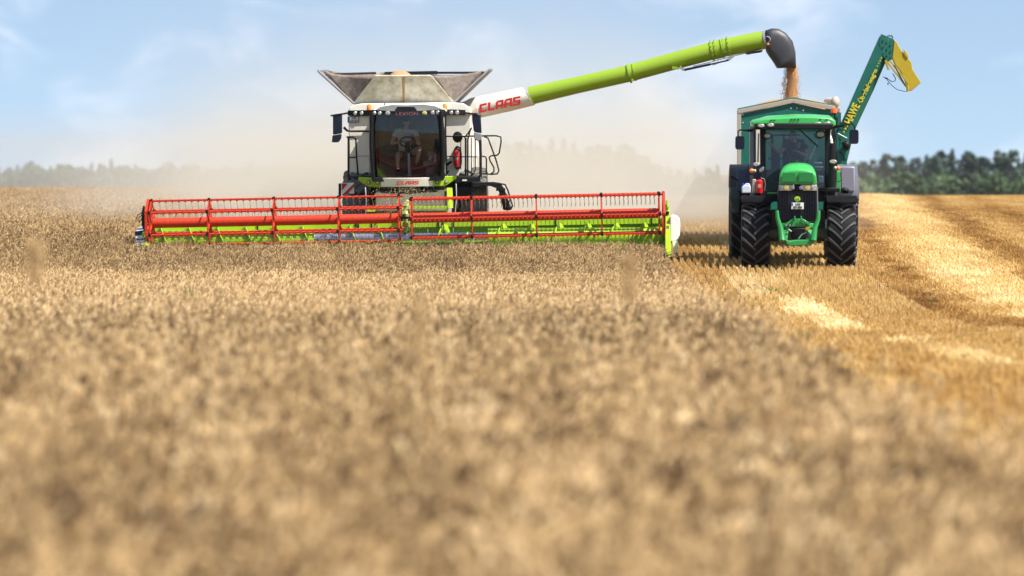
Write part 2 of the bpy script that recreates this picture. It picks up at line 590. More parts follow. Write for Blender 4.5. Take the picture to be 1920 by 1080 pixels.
# cab: floor, back wall, ceiling, pillars
b = B()
CF = 73.15
cabL, cabR = q(699, 300, CF).x, q(829, 300, CF).x
czb, czt = q(765, 332, CF).z, q(765, 214, CF).z
cyf = q(765, 300, CF).y
cyb = q(765, 300, 74.88).y
b.span((cabL, cyf + .12, czb - .08), (cabR, cyb, czb))
b.span((cabL, cyf + .12, czt), (cabR, cyb, czt + .06))
b.span((cabL + .02, cyb - .04, czb), (cabR - .02, cyb - .005, czt))
b.build('cab_shell', M_CABIN, combine)
b = B()
for x in (cabL, cabR):
    s_ = -1 if x < 0.0 + (cabL + cabR) / 2 else 1
    b.tube([(x, cyf + .10, czb - .05), (x + s_ * .03, cyf + .02, (czb + czt) / 2), (x, cyf, czt + .05)], .055, 8)
    b.tube([(x, cyb - .1, czb), (x, cyb - .1, czt)], .06, 8)
    b.tube([(x, cyf + .1, czb + .02), (x, cyb, czb + .02)], .05, 8)
b.span((cabL - .03, cyf + .02, czb - .10), (cabR + .03, cyf + .14, czb - .01))
b.build('cab_frame', M_BLACK, combine)
# bulging windscreen
b = B()
rows = []
NU, NV = 14, 8
for j in range(NV + 1):
    v = j / NV
    row = []
    for i in range(NU + 1):
        u = i / NU * 2 - 1
        x = (cabL + cabR) / 2 + u * ((cabR - cabL) / 2 - .01)
        z = czb + v * (czt - czb)
        y = cyf + .06 - .26 * (1 - u * u) - .05 * math.sin(v * PI) + .10 * (1 - v) ** 1.5
        row.append(Vector((x, y, z)))
    rows.append(row)
b.loft(rows, cap=False, closed=False)
b.build('windscreen', GLASS, combine)
for x in (cabL, cabR):
    b = B()
    b.poly([(x, cyf + .12, czb), (x, cyb - .14, czb), (x, cyb - .14, czt), (x, cyf + .05, czt)])
    b.build('side_window', GLASS, combine)
# cream door frame on the lit side, long black handrails beside the pillars
b = B()
panel(b, 826, 218, 835, 330, 73.9, .05)
b.build('door_frame', M_WHITE, combine, bevel=.01)
b = B()
panel(b, 694, 217, 699, 330, 73.9, .05)
b.build('door_frame', M_WHITE, combine, bevel=.01)
b = B()
b.tube([q(695, 219, 73.3), q(695, 278, 73.25), q(697, 282, 73.2), q(702, 282, 73.15)], .022)
b.tube([q(824, 247, 73.15), q(828, 246, 73.2), q(831, 252, 73.2), q(832, 276, 73.2), q(830, 310, 73.2), q(827, 330, 73.2)], .022)
b.build_each('door_grab_handle', M_BLACK, combine)
# interior
b = B()
b.span(q(729, 218, 74.78), q(802, 237, 74.78) + Vector((0, .02, 0)))
b.build('rear_window', M_OLIVE, combine, bevel=.01)
b = B()
sc_ = q(752, 300, 74.2)
b.box((sc_.x, sc_.y + .05, czb + .48), (.52, .5, .16))
b.box((sc_.x, sc_.y + .32, czb + .88), (.5, .14, .75), Euler((R(-8), 0, 0)))
b.box((sc_.x, sc_.y + .08, czb + .22), (.34, .4, .4))
b.build('driver_seat', M_SEAT, combine, bevel=.05)
b = B()
p = q(764, 266, 73.72)
ring = [p + Vector((.185 * math.cos(a), .07 * math.sin(a), .12 * math.sin(a))) for a in [2 * PI * i / 24 for i in range(25)]]
b.tube(ring, .017, 6, cap=False)
for a in (0.1, PI - .1, -PI / 2): b.tube([p, p + Vector((.185 * math.cos(a), .07 * math.sin(a), .12 * math.sin(a)))], .012, 6)
b.box(p + Vector((0, -.03, -.14)), (.12, .1, .26))
b.build('steering_wheel', M_BLACK, combine)
b = B()
b.tube([p + Vector((.02, -.02, -.2)), Vector((p.x + .05, p.y - .2, czb))], [.03, .045], 8)
b.build('steering_column', M_STEEL, combine)
b = B()
c = q(806, 300, 73.9)
b.box((c.x, c.y, czb + .32), (.34, .6, .12)); b.box((c.x, c.y + .1, czb + .14), (.2, .4, .28)); b.box((c.x + .05, c.y - .2, czb + .5), (.2, .04, .22))
b.build('control_console', M_GREY, combine, bevel=.02)
b = B()
b.tube([q(806, 301, 73.6), q(808, 292, 73.6)], .03); b.box(q(816, 296, 73.55), (.05, .03, .2))
b.build('control_lever', M_WHITE, combine)

# roof visor with lamps
b = B()
top = [(652, 207), (668, 207), (684, 206.5), (700, 206), (718, 207), (735, 208), (763, 209), (795, 207), (812, 206), (830, 205), (846, 205), (860, 205.5), (873, 206)]
bot = [(652, 217), (668, 217), (684, 217), (700, 217), (718, 218), (735, 219), (763, 220), (795, 218), (812, 217), (830, 216), (846, 216), (860, 216), (873, 216)]
def vis_y(px): return 72.98 + .75 * ((px - 764) / 112) ** 2
secs = []
for (a, c2), (d, e) in zip(top, bot):
    yy = vis_y(a)
    secs.append([q(a, c2, yy), q(a, e, yy), q(a, e, yy + .3), q(a, c2, yy + .3)])
b.loft(secs)
b.build('roof_visor', M_BLACK, combine, bevel=.01)
for px, pr in ((666, .045), (678, .045), (702, .045), (712, .045), (727, .06), (796, .06), (811, .05), (821, .05), (846, .045), (857, .05)):
    b = B()
    b.disc(q(px, 212.3 if px < 800 else 211.3, vis_y(px) - .02), (0, -1, 0), pr, .03)
    b.build('work_lamp', M_LENS if px != 796 else M_YLENS, combine)
# cab roof
b = B()
yy = 73.25
s1 = [q(698, 207, yy), q(712, 199, yy + .2), q(735, 196, yy + .3), q(763, 195, yy + .3), q(795, 195, yy + .3), q(818, 198, yy + .2), q(838, 206, yy)]
s1b = [Vector((p.x, p.y, q(763, 212, yy).z)) for p in s1]
front = s1 + s1b[::-1]
b.loft([front, [p + Vector((0, 1.4, .02)) for p in front]])
b.build('cab_roof', M_WHITE, combine, bevel=.03)
b = B()
yy = 73.2
for (x0, y0_, x1, y1_) in (): pass
b.hexa([q(745, 200, yy), q(777, 200, yy), q(783, 209, yy), q(739, 209, yy)], [q(745, 200, yy + .5), q(777, 200, yy + .5), q(783, 209, yy + .5), q(739, 209, yy + .5)])
b.build('roof_air_intake', M_BLACK, combine, bevel=.01)
for px, py in ((692, 207), (834, 206)):
    b = B()
    c = q(px, py, 73.6)
    b.tube([c, c + Vector((0, 0, .05)), c + Vector((0, 0, .10)), c + Vector((0, 0, .14)), c + Vector((0, 0, .155))], [.055, .06, .055, .038, .01], 14)
    bc = b.build('beacon', M_ORANGE, combine)
    b = B(); b.tube([c - Vector((0, 0, .03)), c + Vector((0, 0, .005))], .07, 14); b.build('beacon_base', M_BLACK, bc)
b = B(); b.tube([q(721, 202, 74), q(721, 193, 74)], .012); b.ball(q(721, 201, 74), .03); b.build('roof_aerial', M_BLACK, combine)
letters('roof_lettering', 'LEXION', .10, q(763, 213.6, vis_y(763) - .03), (1, 0, 0), (0, -1, 0), mat('dim_red_lettering', (.35, .12, .12), .5), combine, xs=1.45, spacing=1.1)

# mirrors
def mirror(pts_arm, shell, grey, d):
    b = B(); b.tube([q(x, y, d + dd) for x, y, dd in pts_arm], .022); arm = b.build('mirror_arm', M_BLACK, combine)
    b = B(); pr = [q(x, y, d) for x, y in shell]
    b.loft([pr, [p + Vector((0, .16, 0)) for p in pr]])
    b.build('mirror', M_NAVY, combine, bevel=.03)
    if grey:
        b = B(); pr = [q(x, y, d - .01) for x, y in grey]
        b.loft([pr, [p + Vector((0, .18, 0)) for p in pr]]); b.build('mirror', M_GREY if grey[0][0] > 800 else M_NAVY, combine, bevel=.02)
mirror([(655, 211.5, .9), (640, 214, 0), (620, 217, 0)], [(624, 216), (641, 214), (641, 250), (624, 253)], [(623, 254), (640, 251), (639, 260), (634, 267), (622, 267)], 73.2)
mirror([(866, 211, .9), (884, 213, 0), (894, 214, 0)], [(885, 216), (890, 211), (901, 214), (903, 250), (888, 247)], [(888, 247.5), (903, 250), (903, 262), (896, 265), (889, 260)], 73.2)
# body front: plate, small mirror, holder, rails
b = B(); panel(b, 651.5, 218.5, 673, 229.5, 74.83, .02); pl = b.build('licence_plate', M_BLACK, combine)
b = B(); panel(b, 655, 219.5, 672, 228.5, 74.82, .01); b.build('plate_face', M_PLATE, pl)
b = B(); panel(b, 652, 219.5, 654.8, 228.5, 74.82, .01); b.build('plate_band', M_BLUE, pl)
letters('plate_lettering', 'LOS', .062, q(664, 221.7, 74.805), (1, 0, 0), (0, -1, 0), M_BLACK, pl, bold=.001)
letters('plate_lettering', 'HX 261', .062, q(664, 226.6, 74.805), (1, 0, 0), (0, -1, 0), M_BLACK, pl, bold=.001)
b = B()
b.tube([q(650, 257, 74.5), q(662, 257, 74.45), q(667, 260, 74.4), q(669, 300, 74.4), q(671.5, 329, 74.4)], .022)
b.tube([q(653.5, 257, 74.5), q(653.5, 332, 74.5)], .028)
b.tube([q(653, 295.5, 74.45), q(669, 295.5, 74.4)], .016)
b.tube([q(653, 245.8, 74.8), q(696, 246.6, 74.8)], .018)
b.tube([q(645, 239, 74.7), q(651, 245, 74.75), q(655, 246, 74.8)], [.035, .03, .02])
b.build('side_handrail', M_BLACK, combine)
b = B()
c = q(858, 257, 74.65)
b.disc(c, (0, -1, 0), .125, .06, 24, .14)
sm = b.build('round_mirror', M_BLACK, combine)
b = B(); b.bar(q(850, 255, 74.56), q(870, 255, 74.56), .03, .03); b.build('mirror_clamp', M_GREY, sm)
b = B()
c = q(858, 296, 74.78)
ov = [c + Vector((.11 * math.cos(a), 0, .30 * (abs(math.sin(a)) ** .7) * (1 if math.sin(a) > 0 else -1))) for a in [2 * PI * i / 24 for i in range(24)]]
b.prism(ov, (0, .06, 0)); b.build('extinguisher_recess', M_BLACK, combine)
b = B()
for pts, r in (
    ([(833, 255.5, 74.3), (870, 255.5, 74.2), (892, 255, 74), (930, 254.5, 74), (939, 257, 74), (939.5, 266, 74), (936, 287, 74), (932, 291, 74), (921, 292, 74), (917, 295, 74), (919, 302, 74), (926, 314, 74), (926, 322, 74), (920, 326.5, 74), (904, 325.5, 74)], .02),
    ([(908, 256, 74.1), (915, 259, 74.1), (921, 275, 74.1), (930, 300, 74.1), (935.5, 320, 74.1), (932, 326, 74.1), (920, 327, 74.1)], .02),
    ([(904, 293, 74), (910, 294, 74), (912, 298, 74), (912, 322, 74), (914, 326, 74)], .02),
    ([(898, 250, 74), (900, 254, 74), (901, 290, 74), (901, 332, 74)], .036),
    ([(877, 331, 74.2), (877, 262, 74.2), (882, 244, 74.3), (884, 240, 74.4)], .02),
    ([(884, 258, 74.3), (884, 331, 74.3)], .012),
    ([(873, 258, 74.45), (873, 331, 74.45)], .025),
    ([(891, 258, 74.2), (891, 318, 74.2), (888, 327, 74.2), (882, 329, 74.2)], .016),
    ([(870, 258, 74.3), (877, 251, 74.3), (883, 241, 74.3)], .018),
    ([(864, 262, 74.5), (864, 318, 74.5)], .012),
    ([(833, 293, 74.5), (858, 294, 74.45), (895, 294, 74.2)], .013),
    ([(832, 262, 74.6), (832, 290, 74.5), (834, 294, 74.5)], .014),
    ([(838, 309, 74.7), (846, 303, 74.6)], .03), ([(838, 326, 74.7), (841, 321, 74.6)], .02)):
    b.tube([q(*p) for p in pts], r, 7)
b.build('platform_railing', M_BLACK, combine)
# platform, ladder
b = B()
b.span(q(850, 331, 74.0), q(900, 343, 74.0) + Vector((0, 1.6, 0)))
b.span(q(884, 341, 73.9), q(902, 352, 73.9) + Vector((0, .5, 0)))
b.build('access_platform', M_BLACK, combine, bevel=.03)
b = B(); b.box(q(871, 338, 73.99), (.11, .02, .035)); b.build('platform_badge', M_PLATE, combine)
b = B()
for dy in (0, .55):
    b.loft([[q(x, y, 73.9 + dy), q(x2, y2, 73.9 + dy), q(x2, y2, 73.95 + dy), q(x, y, 73.95 + dy)] for (x, y), (x2, y2) in
            (((893, 342), (893, 348)), ((925, 341), (920, 349)), ((938, 343), (933, 354)), ((946, 354), (936, 362)), ((959, 394), (944, 394)))])
for k in range(4):
    t = k / 3
    a = q(937 + 12 * t, 356 + 34 * t, 73.9)
    b.box(a + Vector((.02, .28, 0)), (.22, .6, .05))
b.box(q(915, 345, 74.2), (.55, .6, .05))
b.build('access_ladder', M_BLACK, combine, bevel=.006)
b = B(); b.tube([q(934, 344, 73.85), q(947, 346, 73.8), (q(952, 356, 73.8)), q(961, 386, 73.8), q(958, 392, 73.8), q(950, 394, 73.85)], .02); b.build('ladder_handrail', M_BLACK, combine)

# bumper under the cab
b = B()
def bump_y(px): return 73.05 + .55 * ((px - 763) / 92) ** 2
def strip(xs, ytop, ybot):
    secs = []
    for x in xs:
        yy = bump_y(x)
        secs.append([q(x, ytop(x), yy), q(x, ybot(x), yy + .06), q(x, ybot(x), yy + .35), q(x, ytop(x), yy + .35)])
    return secs
yt = lambda x: 333.5 - 3.0 * abs((x - 763) / 92) ** 2 - .012 * (x - 763)
yb_ = lambda x: 350.5 - 1.2 * abs((x - 763) / 92) ** 2 - max(0, abs(x - 763) - 72) * .62 - .012 * (x - 763)
b.loft(strip([714, 730, 746, 763, 780, 797, 812], yt, yb_)); b.build('bumper', M_WHITE, combine, bevel=.015)
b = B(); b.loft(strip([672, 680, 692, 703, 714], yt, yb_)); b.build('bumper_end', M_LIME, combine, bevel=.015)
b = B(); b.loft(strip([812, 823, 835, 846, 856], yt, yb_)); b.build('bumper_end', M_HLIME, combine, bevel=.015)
for px in (691, 708, 820, 837):
    b = B(); c = q(px, 342 if px < 760 else 341, bump_y(px) + .02); b.disc(c, (0, -1, 0), .05, .04); hl = b.build('headlight', M_BLACK, combine)
    b = B(); b.disc(c + Vector((0, -.02, 0)), (0, -1, 0), .036, .03); b.build('headlight_lens', M_LENS, hl)
block_word('bumper_lettering', 'CLAAS', .54, .085, q(763, 343, bump_y(763) - .005), (1, 0, .0), (0, -1, 0), M_TRED, combine, .3)
# feeder housing
b = B()
fa = [q(704, 352, 73.6), q(838, 352, 73.6), q(834, 395, 72.1), q(704, 395, 72.1)]
b.hexa(fa, [p + Vector((0, .9, -.45)) for p in fa])
b.build('feeder_house', M_CHAFF, combine, bevel=.03)
b = B()
b.loft([[q(838, 352, 73.2), q(848, 352, 73.2), q(848, 352, 73.35), q(838, 352, 73.35)], [q(840, 390, 72.0), q(850, 390, 72.0), q(850, 390, 72.15), q(840, 390, 72.15)]])
b.build('lift_strut', M_HLIME, combine)
b = B()
b.tube([q(855, 345, 73.3), q(856, 370, 73), q(853, 402, 72.3)], .014); b.tube([q(685, 352, 73.3), q(687, 380, 73), q(686, 402, 72.3)], .014)
b.build_each('hydraulic_hose', M_STEEL, combine)
# warning board
b = B(); b.span(q(640, 343, 74.3), q(664, 366, 74.3) + Vector((0, .03, 0))); wb = b.build('warning_board', M_PLATE, combine)
b = B()
def pk(x, y): return q(x, y, 74.27)
b.prism([pk(641, 344), pk(652, 344), pk(641, 357)], (0, .02, 0)); b.prism([pk(663.5, 344), pk(663.5, 350), pk(649, 365.5), pk(641.5, 365.5)], (0, .02, 0))
b.build_each('warning_stripe', M_TRED, wb)
b = B(); b.tube([pk(637, 344) + Vector((0, .05, 0)), pk(637, 372) + Vector((0, .05, 0))], .035); b.build('board_post', M_BLACK, combine)
# wheels
gx = lambda px, y: q(px, 400, y).x
fy = q(765, 400, 75.2).y
make_wheel(combine, (gx(898, 75.2) - .12, fy, 1.0), 1.02, .66, M_DTYRE, M_LIME, 22, name='front_wheel')
make_wheel(combine, (gx(652, 75.2) + .28, fy, 1.0), 1.02, .66, M_DTYRE, M_LIME, 22, name='front_wheel')
make_wheel(combine, (-1.2, fy + 4.0, .72), .72, .5, M_DTYRE, M_LIME, 18, name='rear_wheel')
make_wheel(combine, (1.2, fy + 4.0, .72), .72, .5, M_DTYRE, M_LIME, 18, name='rear_wheel')

# grain tank flaps
fb = 75.0; bb = 78.4
BL, BR = q(664, 194, fb), q(850, 193, fb)
yl_, yr_ = q(764, 150, bb).y, 0
zb_ = BL.z
FL, FR = q(704, 142.5, fb - .35), q(808, 142, fb - .35)
SLf, SRf = q(597, 133, fb + .25), q(917, 131, fb + .25)
def thick(name, pts, off, m, bevel=.004):
    b = B(); b.prism(pts, off); return b.build(name, m, combine)
BLb = Vector((BL.x, yl_, zb_)); BRb = Vector((BR.x, yl_, BR.z))
SLb = Vector((SLf.x, yl_ - .2, SLf.z + .02)); SRb = Vector((SRf.x, yl_ - .2, SRf.z + .02))
RLt = Vector((FL.x, yl_ + .35, SLf.z - .04)); RRt = Vector((FR.x, yl_ + .35, SRf.z - .1))
# subdivided front flap with a crease and a lip
b = B()
b.prism([BL, BR, FR, FL], (0, .03, 0))
cxm = (BL.x + BR.x) / 2
b.tube([FL + Vector((0, -.01, 0)), FR + Vector((0, -.01, 0))], .028, 6)
b.tube([FL, BL], .022, 6); b.tube([FR, BR], .022, 6)
b.build('front_tank_flap', M_DWHITE, combine)
b = B(); m_ = (FL + FR) / 2; n_ = (BL + BR) / 2
b.prism([m_ + Vector((-.035, -.008, -.02)), m_ + Vector((.035, -.008, -.02)), n_ + Vector((.02, -.008, 0)), n_ + Vector((-.02, -.008, 0))], (0, .006, 0))
b.build('rust_streak', mat('rust_stain', (.30, .18, .07), .9, var=.4), combine)
def side_flap(Bf, Bb, Sf, Sb, nm):
    b = B()
    t = Vector((.03 if Bf.x > 0 else -.03, 0, -.02))
    b.prism([Bf, Bb, Sb, Sf], t)
    b.tube([Sf + Vector((0, -.03, 0)), Sb], .03, 6)
    b.tube([Bf + Vector((0, -.03, 0)), Sf + Vector((0, -.03, 0))], .028, 6)
    return b.build(nm, M_STEEL_D, combine)
M_STEEL_D = mat('dark_galvanised', (.22, .22, .24), .5, metal=.5, dust=.3)
side_flap(BL, BLb, SLf, SLb, 'side_tank_flap'); side_flap(BR, BRb, SRf, SRb, 'side_tank_flap')
b = B(); b.prism([BLb, BRb, RRt, RLt], (0, .03, 0)); b.build('rear_tank_flap', M_DWHITE, combine)
def gusset(base, side_, flap, sag, nm='corner_tarpaulin'):
    """sagging cloth between two flaps"""
    b = B(); N = 8; rows = []
    for j in range(N + 1):
        t = j / N
        row = []
        for i in range(N + 1):
            s_ = i / N
            e0 = base.lerp(side_, t); e1 = base.lerp(flap, t)
            p = e0.lerp(e1, s_)
            p = p + Vector((0, sag * math.sin(PI * s_) * t + .03 * noise.noise(p * 6), -.05 * math.sin(PI * s_) * t * (1 if t > .9 else .3) + .015 * noise.noise(p * 9)))
            row.append(p)
        rows.append(row)
    b.loft(rows, cap=False, closed=False)
    o = b.build(nm, M_CANVAS, combine, smooth_angle=80)
    sl = o.modifiers.new('thickness', 'SOLIDIFY'); sl.thickness = .012
    return o
gusset(BL, SLf + (FL - SLf) * .07, FL, .10); gusset(BR, SRf + (FR - SRf) * .10, FR, .10)
gusset(BLb, SLb, RLt, -.08); gusset(BRb, SRb, RRt, -.08)
b = B(); b.span((BL.x, BL.y + .02, zb_ - .5), (BR.x, yl_, zb_ + .02)); b.build('grain_tank', M_WHITE, combine)
b = B(); b.bar(Vector((FL.x, yl_ + .3, q(764, 137.5, 78.6).z)), Vector((FR.x, yl_ + .3, q(764, 137.5, 78.6).z)), .1, .1)
b.tube([q(612, 140, 75.4), q(650, 138.5, 77.5), q(704, 137, 78.4)], .03); b.tube([q(905, 136, 75.4), q(870, 136.5, 77.5), q(808, 136.5, 78.4)], .03)
b.build('tank_rim', M_BLACK, combine)

# unloading tube
cl = [(880, 205), (905, 199.5), (950, 190), (993, 179.8), (1080, 160), (1180, 137.5), (1265, 114), (1353, 90.8), (1395, 82), (1436, 74.5)]
UD = lambda px: 76.2 - (px - 880) / 556 * 0.7
cpts = [q(x, y, UD(x)) for x, y in cl]
rad = [.255, .255, .25, .232, .214, .216, .222, .226, .232, .232]
b = B(); b.tube(cpts[3:], rad[3:], 28)
utube = b.build('unloading_tube', M_LIME, combine, smooth_angle=50)
ax = (cpts[5] - cpts[4]).normalized()
def ring_at(px, py, r, w_, name, m, parent, n=28):
    c = q(px, py, UD(px)); b = B(); b.tube([c - ax * w_ / 2, c + ax * w_ / 2], r, n); return b.build(name, m, parent, smooth_angle=40)
ring_at(1180, 137.5, .255, .05, 'tube_flange', M_LIME, utube)
ring_at(1189, 135, .235, .03, 'tube_flange', M_LIME, utube)
ring_at(1335, 95.4, .245, .06, 'tube_flange', M_LIME, utube)
ring_at(1346, 92.6, .238, .18, 'tube_joint', M_LIME, utube)
ring_at(1354, 90.7, .262, .03, 'tube_flange', M_LIME, utube)
ring_at(1366, 88, .25, .05, 'tube_flange', M_LIME, utube)
b = B()
for px, py in ((1335, 95), (1342, 93.5), (1358, 89.8), (1366, 88)):
    c = q(px, py, UD(px))
    for k in range(14):
        a = 2 * PI * k / 14
        side = Vector((0, 0, 1)).cross(ax).normalized(); up = ax.cross(side)
        b.ball(c + (side * math.cos(a) + up * math.sin(a)) * .262, .016, 6, 4)
b.build('flange_bolts', M_LIME, utube, kind='stuff')
# cream cover over the foot of the tube
b = B()
side = ax.cross(Vector((0, 0, 1))).normalized(); up = side.cross(ax)
rings = []
for i, (px, py) in enumerate([(868, 208), (886, 203.5), (905, 199.5), (950, 190), (980, 183), (991, 180.2)]):
    c = q(px, py, UD(px) - .02); r = (.20, .262, .268, .262, .255, .253)[i]
    ring = []
    for k in range(32):
        a = 2 * PI * k / 32
        lean = -.12 * math.sin(a) if i >= 4 else 0
        ring.append(c + side * math.cos(a) * r + up * math.sin(a) * r * 1.02 + ax * lean * (1.0 if i == 5 else .5))
    rings.append(ring)
b.loft(rings)
b.build('tube_cover', M_WHITE, combine, smooth_angle=50)
d_ = (q(977, 187.5, UD(977)) - q(896, 204, UD(896))).normalized()
block_word('tube_lettering', 'CLAAS', 1.07, .215, q(935.5, 196.3, UD(935) - .315), d_, Vector((0, -1, 0)) - d_ * (-d_.y), M_TRED, combine, .2)
b = B(); c = q(884, 205, 76.1)
b.tube([c + Vector((-.1, .1, -1.2)), c + Vector((-.1, .1, -.3)), c + Vector((-.05, .05, 0)), c + Vector((.2, 0, .05))], .27, 24)
b.build('tube_elbow', M_WHITE, combine)
# hydraulic ram and fold linkage under the tube
b = B()
b.tube([q(1283, 131, 75.4), q(1332, 120.5, 75.4)], .032, 10); b.tube([q(1332, 120.5, 75.4), q(1366, 113, 75.4)], .02, 8)
b.tube([q(1403, 100, 75.4), q(1428, 96, 75.4)], .03, 10); b.tube([q(1398, 101, 75.4), q(1430, 95, 75.4)], .016, 8)
b.build_each('fold_ram', M_NAVY, utube)
b = B()
b.tube([q(1336, 122, 75.4), q(1358, 114, 75.4), q(1374, 106, 75.4)], .014); b.bar(q(1283, 131, 75.4), q(1274, 126, 75.4), .05, .06); b.bar(q(1366, 113, 75.4), q(1378, 103, 75.4), .04, .05)
b.build_each('fold_linkage', M_STEEL, utube)
b = B()
for px, py in ((1270, 128), (1276, 126), (1281, 130), (1266, 127), (1403, 100), (1371, 107), (1186, 150), (1262, 127)):
    b.box(q(px, py, 75.45), (.05, .08, .07))
b.build_each('tube_bracket', M_LIME, utube)
b = B()
for px, py, l_ in ((1415, 72, .35),):
    pass
b.tube([q(1300, 124, 75.42), q(1330, 117, 75.42), q(1360, 109, 75.42), q(1400, 99, 75.42), q(1432, 90, 75.42), q(1440, 82, 75.35)], .01, 6)
b.build_each('light_cable', M_BLACK, utube)
# rubber spout hood
secs = [((1435, 57), (1437, 98)), ((1447, 53), (1442, 106)), ((1460, 54), (1447, 113)), ((1474, 62), (1451, 119)), ((1486, 77), (1454, 124)), ((1491.5, 98), (1456, 127)), ((1492.5, 127), (1457, 128))]
rings = []
for (ox, oy), (ix, iy) in secs:
    o_, i_ = q(ox, oy, 75.5), q(ix, iy, 75.5)
    c = (o_ + i_) / 2; h = (o_ - i_) / 2
    ring = []
    for k in range(24):
        a = 2 * PI * k / 24
        ca, sa = math.cos(a), math.sin(a)
        ex = .75
        ring.append(c + h * math.copysign(abs(ca) ** ex, ca) + Vector((0, .25 * math.copysign(abs(sa) ** .55, sa), 0)))
    rings.append(ring)
b = B(); b.loft(rings, cap=False)
hood = b.build('spout_hood', M_HOOD, combine, smooth_angle=60)
sl = hood.modifiers.new('thickness', 'SOLIDIFY'); sl.thickness = .02
b = B()
cc = q(1434.5, 77, 75.5); b.tube([cc - ax * .03, cc + ax * .03], .262, 24); b.build('hood_clamp', M_GREY, hood)
b = B(); c = q(1440, 83, 75.23); b.ball(c, .035); b.build('marker_light', M_ORANGE, hood)
b = B(); b.tube([q(1437, 68, 75.22), q(1443, 70, 75.2), q(1445, 75, 75.2), q(1440, 80, 75.22)], .01, 6); b.build('marker_cable', M_STEEL, hood)

# ---------------------------------------------------------------- header
header = B()
# back wall with the bright top beam; roll follows the pixel measurements
HB = 71.75
def hz(px, z0, z1): return z0 + (z1 - z0) * (px - 280) / (1240 - 280)
L0, R0 = 277, 1247
def hp(px, yl, yr, d): return q(px, hz(px, yl, yr), d)
hdr = None
b = header
b.hexa([hp(L0, 424, 408, HB - .3), hp(R0, 424, 408, HB - .3), hp(R0, 435, 419, HB - .3), hp(L0, 435, 419, HB - .3)],
       [hp(L0, 423, 407, HB + .35), hp(R0, 423, 407, HB + .35), hp(R0, 434, 418, HB + .35), hp(L0, 434, 418, HB + .35)])
b.hexa([hp(L0, 435, 419, HB + .22), hp(R0, 435, 419, HB + .22), hp(R0, 466, 452, HB + .25), hp(L0, 466, 452, HB + .25)],
       [hp(L0, 435, 419, HB + .33), hp(R0, 435, 419, HB + .33), hp(R0, 466, 452, HB + .4), hp(L0, 466, 452, HB + .4)])
b.hexa([hp(L0, 466, 452, HB + .25), hp(R0, 466, 452, HB + .25), hp(R0, 480, 466, 70.35), hp(L0, 480, 466, 70.35)],
       [hp(L0, 470, 456, HB + .25), hp(R0, 470, 456, HB + .25), hp(R0, 482, 468, 70.35), hp(L0, 482, 468, 70.35)])
hdr = header.build('cutter_header', M_HLIME, combine, bevel=.008)
b = B()   # rear top beam behind the reels
b.bar(q(688, 392, 72.3), q(838, 391, 72.3), .16, .12); b.build('header_top_beam', M_HLIME, hdr)
b = B()   # panel joints on the beam
for px in (483, 667, 672, 697, 705, 822, 831, 850, 1042, 1222): b.box(hp(px, 430, 413.5, HB - .31), (.03, .03, .16))
b.build_each('beam_bracket', M_BLACK, hdr)
# intake auger
AX = 71.25
AR = .18
def ac(px): return hp(px, 450.5, 443.0, AX)
b = B(); b.tube([ac(x) for x in range(285, 1241, 60)] + [ac(1241)], .13, 20); b.build('auger_tube', M_BLUESTEEL, hdr)
for lo, hi, hand in ((286, 600, 1), (640, 735, 1), (795, 880, -1), (905, 1240, -1)):
    b = B(); pts_in = []; pts_out = []
    px = lo
    rings = []
    while px <= hi:
        c = ac(px)
        a = hand * 2 * PI * (px - lo) / 53.0
        rings.append([c + Vector((0, math.cos(a) * r, math.sin(a) * r)) for r in (.12, .33)])
        px += 2.2
    b.loft(rings, cap=False, closed=False)
    fl = b.build('auger_flight', M_HLIME, hdr, smooth_angle=60)
    s_ = fl.modifiers.new('thickness', 'SOLIDIFY'); s_.thickness = .02
for lo, hi in ((286, 590), (915, 1240)):
    b = B(); b.tube([ac(lo), ac((lo + hi) / 2), ac(hi)], .225, 20); b.build('auger_drum', M_HLIME, hdr)
b = B()
for k in range(28):
    px = 610 + k * 9.6
    c = ac(px); a = k * 1.3
    b.tube([c, c + Vector((0, math.cos(a) * .27, math.sin(a) * .27))], .01, 5)
b.build('auger_fingers', M_STEEL, hdr, kind='stuff')
# knife bar
b = B()
b.bar(hp(L0, 479, 465, 70.3), hp(R0, 479, 465, 70.3), .08, .03)
for k in range(160):
    px = L0 + 4 + k * 6.0
    if px > R0: break
    c = hp(px, 479, 465, 70.25)
    b.hexa([c + Vector((-.02, 0, -.01)), c + Vector((.02, 0, -.01)), c + Vector((0, -.13, 0)), c + Vector((-.002, -.13, 0))], [c + Vector((-.02, 0, .01)), c + Vector((.02, 0, .01)), c + Vector((0, -.13, .003)), c + Vector((-.002, -.13, .003))])
b.build('knife_bar', M_STEEL, hdr)
# end dividers
b = B()
secs = []
for (xa, ya, xb, yb, d, t) in ((258, 426, 268, 424, 71.9, 0), (254, 436, 271, 434, 71.3, 0), (253, 452, 272, 449, 70.7, 0), (254, 466, 270, 464, 70.1, 0), (260, 472, 266, 471, 69.5, 0)):
    secs.append([q(xa, ya, d), q(xb, yb, d), q(xb, yb + 16, d + .12), q(xa, ya + 18, d + .12)])
b.loft(secs)
b.build('crop_divider', mat('divider_grey_white', (.55, .57, .6), .4, dust=.3), hdr, bevel=.02)
b = B()
for i, (y0_, y1_) in enumerate(((431, 437), (446, 449), (464, 470))):
    b.hexa([q(253, y0_ + 3, 71.1 - i * .35), q(272, y0_, 71.1 - i * .35), q(272, y1_, 71.05 - i * .35), q(253, y1_ + 4, 71.05 - i * .35)], [q(253, y0_ + 3, 71.2 - i * .35), q(272, y0_, 71.2 - i * .35), q(272, y1_, 71.2 - i * .35), q(253, y1_ + 4, 71.2 - i * .35)])
b.build_each('divider_band', M_NAVY, hdr)
